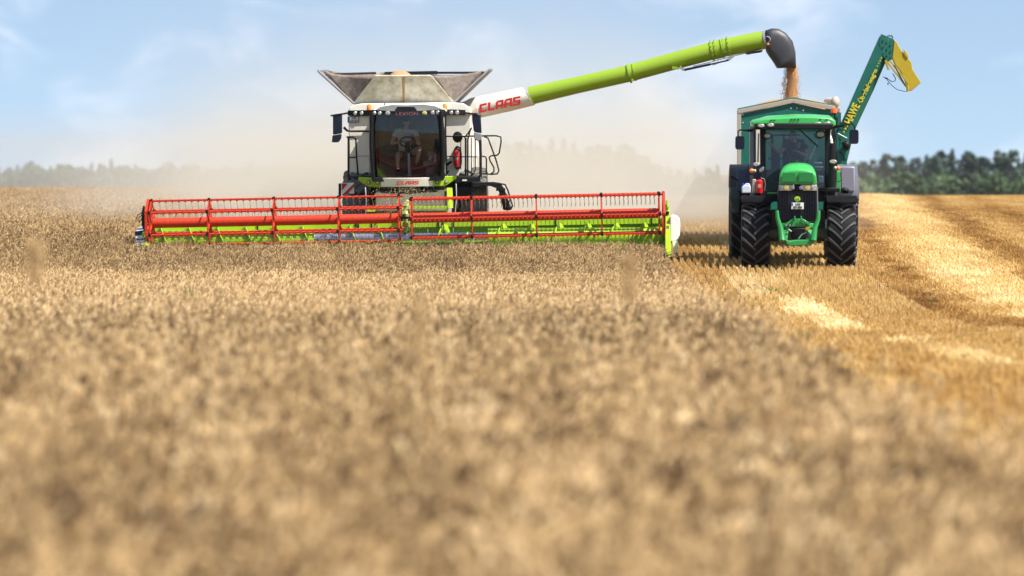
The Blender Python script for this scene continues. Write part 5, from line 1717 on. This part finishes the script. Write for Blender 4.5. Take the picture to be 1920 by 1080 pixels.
def scatter(name, points, protos, kind_label, cat):
    """points: (co, yaw, tiltx, tilty, scale, tint, idx)"""
    src = bpy.data.collections.new(name + '_sources')
    for i, me in enumerate(protos):
        src.objects.link(bpy.data.objects.new(f'{name}_source_{i:02d}', me))
    me = bpy.data.meshes.new(name)
    n = len(points)
    me.vertices.add(n)
    co = []; rot = []; scl = []; tint = []; idx = []
    for (p, yaw, tx, ty, s_, tn, ix) in points:
        co += [p[0], p[1], p[2]]; rot += [tx, ty, yaw]; scl.append(s_); tint.append(tn); idx.append(ix)
    me.vertices.foreach_set('co', co)
    a = me.attributes.new('rot', 'FLOAT_VECTOR', 'POINT'); a.data.foreach_set('vector', rot)
    a = me.attributes.new('scl', 'FLOAT', 'POINT'); a.data.foreach_set('value', scl)
    a = me.attributes.new('tint', 'FLOAT', 'POINT'); a.data.foreach_set('value', tint)
    a = me.attributes.new('idx', 'INT', 'POINT'); a.data.foreach_set('value', idx)
    o = bpy.data.objects.new(name, me); COL.objects.link(o)
    ng = bpy.data.node_groups.new(name + '_scatter', 'GeometryNodeTree')
    ng.interface.new_socket('Geometry', in_out='INPUT', socket_type='NodeSocketGeometry')
    ng.interface.new_socket('Geometry', in_out='OUTPUT', socket_type='NodeSocketGeometry')
    gi = ng.nodes.new('NodeGroupInput'); gout = ng.nodes.new('NodeGroupOutput')
    ip = ng.nodes.new('GeometryNodeInstanceOnPoints'); ci = ng.nodes.new('GeometryNodeCollectionInfo')
    ci.inputs['Collection'].default_value = src
    ci.inputs['Separate Children'].default_value = True
    ci.inputs['Reset Children'].default_value = True
    ng.links.new(gi.outputs[0], ip.inputs['Points']); ng.links.new(ci.outputs[0], ip.inputs['Instance'])
    ip.inputs['Pick Instance'].default_value = True
    def attr(nm, ty):
        nd = ng.nodes.new('GeometryNodeInputNamedAttribute'); nd.data_type = ty; nd.inputs['Name'].default_value = nm
        return [x for x in nd.outputs if x.enabled and x.name == 'Attribute'][0]
    ng.links.new(attr('idx', 'INT'), ip.inputs['Instance Index'])
    e2r = ng.nodes.new('FunctionNodeEulerToRotation'); ng.links.new(attr('rot', 'FLOAT_VECTOR'), e2r.inputs[0])
    ng.links.new(e2r.outputs[0], ip.inputs['Rotation'])
    ng.links.new(attr('scl', 'FLOAT'), ip.inputs['Scale'])
    ng.links.new(ip.outputs[0], gout.inputs[0])
    md = o.modifiers.new('scatter', 'NODES'); md.node_group = ng
    tag(o, kind_label, cat, kind='stuff')
    return o

# wheat plants
def wheat_clump(n, rad, H=.44, tone=0):
    s = Inst()
    for k in range(n):
        a = random.random() * 2 * PI; r = rad * math.sqrt(random.random())
        x, y = r * math.cos(a), r * math.sin(a)
        h = H * (random.uniform(.86, 1.06) if random.random() > .1 else random.uniform(1.1, 1.32))
        la = random.gauss(.6, 1.3); lean = random.uniform(.02, .12)
        lx, ly = math.cos(la) * lean, math.sin(la) * lean
        sh = random.gauss(tone, .36)
        p0 = (x, y, 0); p1 = (x + lx * .4, y + ly * .4, h * .6); p2 = (x + lx, y + ly, h)
        s.ribbon([p0, p1, p2], .006, sh - .25)
        nod = random.uniform(.1, 1.2); L = random.uniform(.07, .10)
        ux, uy = math.cos(la), math.sin(la)
        pts = []; cx, cy, cz = p2; ang = .15
        for j in range(5):
            pts.append((cx, cy, cz))
            ang += nod * .35
            cx += ux * math.sin(ang) * L / 4; cy += uy * math.sin(ang) * L / 4; cz += math.cos(ang) * L / 4
        s.spindle(pts, [.003, .0085, .0095, .008, .002], sh)
        if random.random() < .5:
            zz = h * random.uniform(.45, .9); b_ = random.random() * 2 * PI; l_ = random.uniform(.08, .18)
            s.ribbon([(x + lx * .5, y + ly * .5, zz), (x + lx * .5 + math.cos(b_) * l_ * .5, y + ly * .5 + math.sin(b_) * l_ * .5, zz + .04), (x + lx * .5 + math.cos(b_) * l_, y + ly * .5 + math.sin(b_) * l_, zz - .06)], .009, sh - .1)
    return s.mesh('wheat_plants', WHEAT)
protos = [wheat_clump(17, .17) for _ in range(8)] + [wheat_clump(5, .05, .57, .35) for _ in range(3)]
pts = []
def crop_tint(x, y):
    v = .30 * noise.noise(Vector((x * .35, y * .10, 3))) + .5 * noise.noise(Vector((x * 2.2, y * 1.4, 8)))
    v += 1.0 * noise.noise(Vector((x * 2.3, y * 1.3, 31))) * (1 - smooth(35, 60, y))
    if y < KNIFE:
        v += -.34 * smooth(57, 60, y + 1.5 * noise.noise(Vector((x * .5, 0, 4)))) + .34 * smooth(38, 42, y) * (1 - smooth(57, 60, y))
        v += -.10 * (1 - smooth(26, 38, y)) - .30 * math.exp(-((y - 35) / 6.0) ** 2)
        v += -.0
    else:
        v += -.05 - .25 * math.exp(-((y - 73) / 3.0) ** 2)
    return v
def plant_row(y, x0, x1, st):
    x = x0 + random.random() * st
    while x < x1:
        px_, py_ = x + random.uniform(-.5, .5) * st, y + random.uniform(-.5, .5) * st
        nr = 1 - smooth(28, 50, y)
        if is_crop(px_, py_) and noise.noise(Vector((px_ * 3.6, py_ * 2.4, 77))) < .42 + .6 * (1 - nr) - .12 * nr:
            hgt = 1 + .10 * noise.noise(Vector((px_ * .6, py_ * .25, 5))) + (.06 + .24 * (1 - smooth(25, 55, y))) * noise.noise(Vector((px_ * 3.0, py_ * 2.2, 1)))
            pts.append(((px_, py_, ground_z(px_, py_) - .01), random.random() * .9 - .45 + (PI if random.random() < .12 else 0), random.gauss(0, .06), random.gauss(0, .06), hgt * random.uniform(.94, 1.06) * (1 - .16 * smooth(58, 66, py_) * (1 - smooth(70, 71, py_))), crop_tint(px_, py_) + random.gauss(0, .2 + .28 * nr), random.randrange(8)))
        x += st
y = 9.0
while y < KNIFE:
    plant_row(y, -.178 * y - 4.0, crop_edge(y) + .2, .245); y += .245
while y < 172:
    st = .27 if y < 110 else .31
    plant_row(y, -.178 * y - 4.5, row_u(0, 0) * 0 + HDR_X0 + DRIVE * (y - 70) + .1, st); y += st
for k in range(900):
    y = 9.5 + 38 * random.random() ** .8
    x = random.uniform(-.178 * y - 3, crop_edge(y))
    pts.append(((x, y, ground_z(x, y)), random.random() * 6.28, random.gauss(0, .1), random.gauss(0, .1), random.uniform(.92, 1.12), random.gauss(.1, .4), 8 + random.randrange(3)))
print('wheat clumps', len(pts))
scatter('wheat_crop', pts, protos, 'standing ripe wheat filling the foreground and the field left of the header', 'wheat')

# stubble: patches of cut rows, laid along the driving direction
ROWW = .155
def stubble_patch(n_rows=4, L=.6, litter=70):
    s = Inst()
    for r_ in range(n_rows):
        x0 = (r_ - (n_rows - 1) / 2) * ROWW
        k = -L / 2
        while k < L / 2:
            for q_ in range(random.choice((1, 2, 2, 3))):
                x = x0 + random.gauss(0, .011); y_ = k + random.uniform(-.015, .015)
                h = random.uniform(.07, .135)
                s.ribbon([(x, y_, 0), (x + random.gauss(0, .014), y_ + random.gauss(0, .02), h)], .009, random.gauss(.1, .5), random.gauss(0, .6))
            k += .022
    for k in range(litter):
        x = random.uniform(-.5, .5) * n_rows * ROWW; y_ = random.uniform(-L / 2, L / 2)
        a = random.random() * PI; l_ = random.uniform(.04, .16); z = random.uniform(.01, .05)
        s.ribbon([(x, y_, z), (x + math.cos(a) * l_, y_ + math.sin(a) * l_, z + random.uniform(-.008, .02))], .007, random.gauss(.15, .35), a + PI / 2)
    return s.mesh('stubble_rows', STUB)
def straw_heap(n=120, rad=.3, hh=.10):
    s = Inst()
    for k in range(n):
        a = random.random() * 2 * PI; r = rad * math.sqrt(random.random()) * 1.2
        x, y_ = r * math.cos(a), r * math.sin(a); z = hh * random.random() * max(0, 1 - (r / rad / 1.2) ** 2) + .01
        a = random.random() * 2 * PI; l_ = random.uniform(.06, .2); dz = random.uniform(-.02, .09)
        s.ribbon([(x, y_, z), (x + math.cos(a) * l_ * .5, y_ + math.sin(a) * l_ * .5, z + dz + .01), (x + math.cos(a) * l_, y_ + math.sin(a) * l_, z + dz * .8)], .010, random.gauss(0, .38), a + PI / 2 + random.gauss(0, .5))
    return s.mesh('loose_straw', STUB)
protos = [stubble_patch(litter=6) for _ in range(4)] + [stubble_patch(litter=90) for _ in range(4)]
pts = []; hp_pts = []
yaw0 = -math.atan(DRIVE)
def stub_tint(x, y):
    tn, hp_ = band_at(x, y)
    base = .12 + .48 * noise.noise(Vector((row_u(x, y) * 1.3, y * .035, 41))) + .30 * noise.noise(Vector((x * .25, y * .12, 21))) + .25 * noise.noise(Vector((x * .9, y * .5, 22)))
    if x > 9: base -= .12
    if y < 45: base -= .22 * (1 - smooth(24, 45, y))
    return base + tn, hp_, tn
y = 12.0
PW, PL = 4 * ROWW, .56
while y < 165:
    x0 = (crop_edge(y) if y < KNIFE + 1 else HDR_X0 + DRIVE * (y - 70)) - .3
    x1 = .178 * y + 5.5
    k = math.floor((x0 - DRIVE * (y - 70)) / PW)
    while True:
        u = k * PW
        x = u + DRIVE * (y - 70)
        if x > x1: break
        k += 1
        if x < x0: continue
        if is_crop(x, y) or (y > KNIFE - .5 and y < 71.8 and HDR_X0 - .3 < x < HDR_X1 + .2): continue
        tn, hp_, raw = stub_tint(x, y)
        sc_ = 1.0 - .22 * max(0, min(1, -raw)) + (.25 if x > 9 else 0) * 0
        pts.append(((x + random.gauss(0, .012), y + random.gauss(0, .03), ground_z(x, y) - .005), yaw0 + (PI if random.random() < .5 else 0) + random.gauss(0, .02), 0, 0, sc_ * random.uniform(.93, 1.07), tn + random.gauss(0, .12), random.randrange(4) + (4 if (x > 7.4 + noise.noise(Vector((x, y * .2, 5))) or y < 46 or hp_ > .3) else 0)))
        far = x > 7.6 or y < 50
        if random.random() < .05 + (.30 if far else 0) + hp_ * 1.2 + (.5 if raw < -.4 else 0):
            for _ in range(1 + int(hp_ * 1.6)):
                xx, yy = x + random.uniform(-.4, .4), y + random.uniform(-.4, .4)
                t2, h2, _r = stub_tint(xx, yy)
                if not is_crop(xx - .15, yy):
                    hp_pts.append(((xx, yy, ground_z(xx, yy) + .0), random.random() * 6.28, 0, 0, random.uniform(.55, 1.0) + .25 * h2, t2 + .12 + random.gauss(0, .18), random.randrange(4)))
    y += PL
print('stubble patches', len(pts), 'heaps', len(hp_pts))
scatter('stubble', pts, protos, 'cut golden stubble in rows around and right of the tractor', 'stubble')
scatter('loose_straw', hp_pts, [straw_heap() for _ in range(4)], 'pale loose straw lying in swaths on the stubble', 'straw')

# a tangled straw clump, weeds and tall stalks
def leafy(name, px, py, h, n, label, cat, m, spread=.12, grp=None, z=None, depth=None, wd=.02):
    p = ground_at(px, py) if depth is None else Vector((at(px, py, depth).x, depth, 0))
    p.z = ground_z(p.x, p.y)
    s = Inst()
    for k in range(n):
        a = random.random() * 2 * PI; r = spread * random.random()
        hh = h * random.uniform(.5, 1)
        x, y_ = math.cos(a) * r * .4, math.sin(a) * r * .4
        s.ribbon([(x, y_, (z or 0)), (x + math.cos(a) * r * .6, y_ + math.sin(a) * r * .6, (z or 0) + hh * .7), (x + math.cos(a) * r * 1.6, y_ + math.sin(a) * r * 1.6, (z or 0) + hh)], wd, random.gauss(0, .4))
    o = bpy.data.objects.new(name, s.mesh(name, m)); COL.objects.link(o); o.location = p
    tag(o, label, cat, grp)
    return o
GW = 'green weeds in the field'
leafy('weed', 357, 520, .70, 50, 'small green weed standing in the wheat in front of the left half of the header', 'weed', WEED, .13, GW, depth=49)
leafy('weed', 1050, 640, .60, 70, 'blurred green weed in the foreground wheat, middle of the picture', 'weed', WEED, .10, GW, depth=25)
leafy('weed', 1447, 551, .14, 40, 'low green weed in the stubble just in front of the tractor', 'weed', WEED, .16, GW)
leafy('weed', 1350, 556, .0001 + .10, 14, 'tiny green weed in the stubble at the edge of the standing wheat', 'weed', WEED, .08, GW)
leafy('weed', 1808, 680, .13, 34, 'green weed beside the pale straw line at lower right', 'weed', WEED, .11, GW)
leafy('weed', 1750, 567, .11, 24, 'green weed in the dark straw track right of the tractor', 'weed', WEED, .10, GW)
leafy('weed', 1565, 617, .08, 16, 'small dark weed beside the bright straw line', 'weed', WEED, .06, GW)
leafy('straw_tuft', 1892, 590, .22, 160, 'tangled brown straw tuft lying on the stubble at the right edge', 'straw tuft', STUB, .30, wd=.014)
def plume(px, py_top, depth, label, wid, n):
    wid *= 1.9; n *= 4
    top = at(px, py_top, depth); gz = ground_z(top.x, depth); h = top.z - gz
    s = Inst()
    for k in range(5):
        a = random.random() * 6.28
        s.ribbon([(math.cos(a) * .02, math.sin(a) * .02, 0), (math.cos(a) * .04, math.sin(a) * .04, h * .6), (math.cos(a) * wid * .3, math.sin(a) * wid * .3, h)], .005, -.1)
    for k in range(n):
        z = h * random.uniform(.80, 1.0); a = random.random() * 6.28; r = wid * random.random() * (1.15 - abs(z / h - .9) * 6 * .5)
        x, y_ = math.cos(a) * r, math.sin(a) * r * .6
        s.ribbon([(x, y_, z), (x + random.gauss(0, .012), y_ + random.gauss(0, .012), z + .03)], .008, random.gauss(.25, .3))
    o = bpy.data.objects.new('grass_plume', s.mesh('grass_plume', WHEAT)); COL.objects.link(o); o.location = (top.x, depth, gz)
    tag(o, label, 'grass plume', 'grass plumes above the wheat')
plume(66, 452, 22, 'blurred feathery grass plume rising above the wheat at the left edge', .045, 130)
plume(1180, 482, 20, 'blurred feathery grass plume in front of the right end of the header', .04, 130)
plume(1355, 350, 26, 'x', .0, 0) if False else None
plume(785, 560, 15, 'blurred tall grass plume in the middle of the foreground wheat', .03, 60)

# ------------------------------------------------------------------ trees beyond the crest
def leafmat(name, a, c):
    m = bpy.data.materials.new(name); m.use_nodes = True
    tt = m.node_tree; bs = tt.nodes['Principled BSDF']; bs.inputs['Roughness'].default_value = .7
    oi = tt.nodes.new('ShaderNodeObjectInfo'); tcx = tt.nodes.new('ShaderNodeTexCoord')
    n1 = tt.nodes.new('ShaderNodeTexNoise'); n1.inputs['Scale'].default_value = .7; n1.inputs['Detail'].default_value = 4
    tt.links.new(tcx.outputs['Object'], n1.inputs['Vector'])
    ad_ = tt.nodes.new('ShaderNodeMath'); ad_.operation = 'MULTIPLY_ADD'; ad_.inputs[1].default_value = .6
    sb = tt.nodes.new('ShaderNodeMath'); sb.operation = 'SUBTRACT'; sb.inputs[1].default_value = .12
    tt.links.new(oi.outputs['Random'], ad_.inputs[0]); tt.links.new(n1.outputs['Fac'], ad_.inputs[2]); tt.links.new(ad_.outputs[0], sb.inputs[0])
    mm = tt.nodes.new('ShaderNodeMix'); mm.data_type = 'RGBA'; mm.inputs['A'].default_value = (*a, 1); mm.inputs['B'].default_value = (*c, 1)
    tt.links.new(sb.outputs[0], mm.inputs['Factor']); tt.links.new(mm.outputs['Result'], bs.inputs['Base Color'])
    return m
PINE = leafmat('pine_foliage', (.012, .032, .028), (.035, .075, .045))
BROAD = leafmat('broadleaf_foliage', (.022, .05, .022), (.06, .11, .035))
BARK = mat('pine_bark', (.20, .12, .08), .9)
def crown_mesh(kind, seed):
    rnd = random.Random(seed)
    v = []; f = []
    blobs = []
    if kind == 'pine':
        n = rnd.randint(7, 10)
        for i in range(n):
            t_ = i / (n - 1)
            r = (1 - t_) * 2.0 + rnd.uniform(.6, 1.5)
            a = rnd.random() * 6.28
            blobs.append((math.cos(a) * r * .55, math.sin(a) * r * .55, 4.5 + t_ * 9.0, r * rnd.uniform(.75, 1.15), r * .75))
        if rnd.random() < .5: blobs.append((rnd.uniform(-2, 2), 0, 7 + rnd.random() * 3, 1.1, .8))
    elif kind == 'spruce':
        for i in range(11):
            t_ = i / 10
            blobs.append((rnd.uniform(-.2, .2), 0, 2.5 + t_ * 11.5, 2.3 * (1 - t_) + .25, .8))
    else:
        for i in range(9):
            a = rnd.random() * 6.28; r = rnd.random() * 2.0
            blobs.append((math.cos(a) * r, math.sin(a) * r, 2.2 + rnd.random() * 4.0, rnd.uniform(1.0, 1.8), rnd.uniform(1, 1.6)))
    for (bx, by, bz, br, bh) in blobs:
        for k in range(int(60 + br * 30)):
            a = rnd.random() * 6.28; c_ = rnd.uniform(-1, 1); rr_ = (rnd.random() ** .4)
            s_ = math.sqrt(1 - c_ * c_)
            p = Vector((bx + math.cos(a) * s_ * br * rr_, by + math.sin(a) * s_ * br * rr_, bz + c_ * bh * rr_))
            sz = rnd.uniform(.16, .42)
            m3 = Euler((rnd.random() * 3, rnd.random() * 3, rnd.random() * 3)).to_matrix()
            i0 = len(v)
            for q_ in ((-1, -.6, 0), (1, -.5, .1), (.8, .7, -.1), (-.7, .6, .15)): v.append(tuple(p + m3 @ Vector(q_) * sz))
            f.append((i0, i0 + 1, i0 + 2, i0 + 3))
    me = bpy.data.meshes.new('crown'); me.from_pydata(v, [], f); me.materials.append(BROAD if kind == 'broad' else PINE)
    return me
def trunk_mesh(kind):
    b = B(); H_ = {'pine': 13, 'spruce': 13.5, 'broad': 4.5}[kind]
    b.tube([(0, 0, -.3), (.05, 0, H_ * .5), (-.05, 0, H_)], [.24, .17, .04], 7)
    for k in range(4):
        a = k * 1.7; z = H_ * (.5 + .1 * k); b.tube([(0, 0, z), (math.cos(a) * 1.3, math.sin(a) * 1.3, z + .6)], [.07, .02], 5)
    o = b.build('trunk', BARK); me = o.data; bpy.data.objects.remove(o); return me
TREES = {k: [(crown_mesh(k, 11 * i + j), trunk_mesh(k)) for i in range(n)] for j, (k, n) in enumerate((('pine', 6), ('spruce', 3), ('broad', 4)))}
TH = {'pine': 14.3, 'spruce': 14.3, 'broad': 7.2}
def tree(kind, px, top_py, y, name, label, group, cat='tree'):
    top = at(px, top_py, y); gz = ground_z(top.x, y)
    h = top.z - gz
    cm, tm_ = random.choice(TREES[kind])
    r_ = bpy.data.objects.new(name, None); COL.objects.link(r_)
    sc_ = h / TH[kind]
    r_.location = (top.x, y, gz); r_.scale = (sc_ * random.uniform(.95, 1.25), sc_ * 1.1, sc_); r_.rotation_euler = (0, 0, random.random() * 6.28)
    tag(r_, label, cat, group)
    for nm, m_ in (('crown', cm), ('trunk', tm_)):
        c_ = bpy.data.objects.new(nm, m_); COL.objects.link(c_); c_.parent = r_
def prof_at(tab, px):
    if px <= tab[0][0]: return tab[0][1]
    for (a, ya), (c_, yc) in zip(tab, tab[1:]):
        if px <= c_: return ya + (yc - ya) * (px - a) / (c_ - a)
    return tab[-1][1]
ORD = 'first second third fourth fifth sixth seventh eighth ninth tenth eleventh twelfth thirteenth fourteenth fifteenth sixteenth seventeenth eighteenth nineteenth twentieth'.split()
def ordn(i): 
    if i < 20: return ORD[i]
    tens = {2: 'twenty', 3: 'thirty', 4: 'forty'}[(i + 1) // 10]
    r_ = (i + 1) % 10
    return tens + 'th' if False else (tens[:-1] + 'ieth' if r_ == 0 else tens + '-' + ORD[r_ - 1])
RT = [(1400, 300), (1605, 294), (1640, 294), (1680, 287), (1715, 292), (1740, 287), (1775, 282), (1815, 274), (1845, 290), (1862, 281), (1885, 278), (1905, 289), (1925, 283), (2000, 280)]
i = 0; px = 1600
while px < 1985:
    kind = random.choice(('pine', 'pine', 'spruce', 'pine'))
    tree(kind, px, prof_at(RT, px) + random.uniform(-3, 10), 640 + random.uniform(-20, 30), 'pine_tree', f'dark pine in the front row of the right wood, {ordn(i)} from the tractor', 'pines in the wood on the right')
    i += 1; px += random.uniform(19, 30)
i = 0; px = 1590
while px < 1990:
    tree('pine', px, prof_at(RT, px) + random.uniform(4, 12), 690 + random.uniform(0, 30), 'pine_tree', f'bluish pine in the back row of the right wood, {ordn(i)} from the tractor', 'pines in the back row on the right')
    i += 1; px += random.uniform(24, 36)
i = 0; px = 1612
while px < 1980:
    tree('broad', px, random.uniform(316, 334), 600 + random.uniform(0, 25), 'broadleaf_tree', f'lighter green bushy tree below the right pines, {ordn(i)} from the tractor', 'bushy trees below the pines on the right')
    i += 1; px += random.uniform(15, 28)
MT = [(900, 262), (930, 262), (960, 260), (985, 256), (1015, 262), (1050, 257), (1075, 268), (1100, 270), (1135, 262), (1160, 264), (1185, 268), (1200, 280), (1225, 298), (1240, 303), (1262, 316), (1285, 307), (1300, 311), (1315, 304), (1330, 308), (1355, 303), (1375, 312), (1400, 306)]
i = 0; px = 905
while px < 1400:
    tree(random.choice(('pine', 'pine', 'spruce')), px, prof_at(MT, px) + random.uniform(3, 11), 560 + random.uniform(0, 30), 'pine_tree', f'dust veiled pine between the combine and the tractor, {ordn(i)} from the combine', 'pines veiled by dust in the middle')
    i += 1; px += random.uniform(18, 26)
i = 0; px = 915
while px < 1400:
    tree('broad', px, prof_at(MT, px) + random.uniform(14, 26), 545 + random.uniform(0, 10), 'broadleaf_tree', f'dust veiled bushy tree below the middle pines, {ordn(i)} from the combine', 'bushy trees veiled by dust in the middle')
    i += 1; px += random.uniform(20, 30)
i = 0
LT = [(-60, 310), (0, 312), (45, 309), (60, 301), (85, 310), (130, 306), (160, 310), (205, 300), (225, 308), (270, 312), (330, 305), (345, 301), (365, 311), (420, 314), (470, 305), (490, 311), (520, 308), (600, 312), (700, 312), (930, 300)]
i = 0; px = -50
while px < 660:
    tree(random.choice(('pine', 'broad', 'pine', 'broad', 'spruce')), px, prof_at(LT, px) + random.uniform(-1, 4), 880 + random.uniform(-20, 30), 'distant_tree', f'hazy grey tree on the left skyline, {ordn(i)} from the left edge', 'hazy trees on the left skyline')
    i += 1; px += random.uniform(13, 20)

i = 0; px = -55
while px < 660:
    tree('broad', px, prof_at(LT, px) + random.uniform(6, 14), 850 + random.uniform(-10, 10), 'distant_tree', f'hazy low bushy tree below the left skyline, {ordn(i)} from the left edge', 'hazy bushy trees on the left skyline')
    i += 1; px += random.uniform(16, 24)

# ------------------------------------------------------------------ air: haze box and the dust raised by the combine
def vol(name, dens, col, aniso=.2):
    m = bpy.data.materials.new(name); m.use_nodes = True
    tt = m.node_tree; tt.nodes.clear()
    o = tt.nodes.new('ShaderNodeOutputMaterial'); pv = tt.nodes.new('ShaderNodeVolumePrincipled')
    pv.inputs['Color'].default_value = (*col, 1); pv.inputs['Density'].default_value = dens; pv.inputs['Anisotropy'].default_value = aniso
    tt.links.new(pv.outputs[0], o.inputs['Volume'])
    return m, tt, pv
if HAZE:
    m, tt, pv = vol('haze_air', .00006, (.80, .88, 1.0), .3)
    b = B(); b.span((-330, -25, -11), (330, 980, 22)); hz_ = b.build('haze', m)
    hz_['kind'] = 'stuff'
if DUST:
    m, tt, pv = vol('dust_air', .02, (.95, .89, .77), .25)
    tcx = tt.nodes.new('ShaderNodeTexCoord'); 
    n1 = tt.nodes.new('ShaderNodeTexNoise'); n1.inputs['Scale'].default_value = .2; n1.inputs['Detail'].default_value = 6; n1.inputs['Roughness'].default_value = .55
    tt.links.new(tcx.outputs['Object'], n1.inputs['Vector'])
    sx = tt.nodes.new('ShaderNodeSeparateXYZ'); tt.links.new(tcx.outputs['Object'], sx.inputs[0])
    def mth(op, a=None, b_=None, c_=None, cl=False):
        n = tt.nodes.new('ShaderNodeMath'); n.operation = op; n.use_clamp = cl
        for i_, v_ in enumerate((a, b_, c_)):
            if v_ is None: continue
            if isinstance(v_, (int, float)): n.inputs[i_].default_value = v_
            else: tt.links.new(v_, n.inputs[i_])
        return n.outputs[0]
    X, Y, Z = sx.outputs[0], sx.outputs[1], sx.outputs[2]       # object origin: ground behind the combine
    gx_ = mth('POWER', mth('ABSOLUTE', mth('DIVIDE', X, DUST_X)), 4.0)
    gz_ = mth('DIVIDE', mth('MAXIMUM', Z, 0.0), DUST_Z)
    fall = mth('EXPONENT', mth('MULTIPLY', mth('ADD', gx_, mth('POWER', gz_, 1.3)), -1.0))
    # dissolve towards the box sides
    ex = mth('SUBTRACT', 1.0, mth('POWER', mth('ABSOLUTE', mth('DIVIDE', X, 17.0)), 4.0), cl=True)
    ez = mth('SUBTRACT', 1.0, mth('POWER', mth('ABSOLUTE', mth('DIVIDE', Z, 11.5)), 3.0), cl=True)
    ns = mth('MULTIPLY_ADD', n1.outputs['Fac'], 6.0, -2.35, cl=False)
    ns = mth('MAXIMUM', ns, 0.05)
    d = mth('MULTIPLY', mth('MULTIPLY', mth('MULTIPLY', fall, ns), mth('MULTIPLY', ex, ez)), DUST_D)
    tt.links.new(d, pv.inputs['Density'])
    b = B(); b.span((-17, 0, -1.5), (17, 50, 11.5)); du = b.build('dust_cloud', m)
    du.location = (-1.6, 78.5, 0.4)
    tag(du, 'sandy dust cloud billowing behind and beside the combine harvester', 'dust', kind='stuff')

    m, tt, pv = vol('drifting_dust_air', .0016, (.78, .76, .72), .25)
    b = B(); b.span((-260, 300, -10.5), (-14, 700, 9)); dd = b.build('drifting_dust', m)
    tag(dd, 'thin grey dust drifting in front of the distant trees left of the combine', 'dust', kind='stuff')
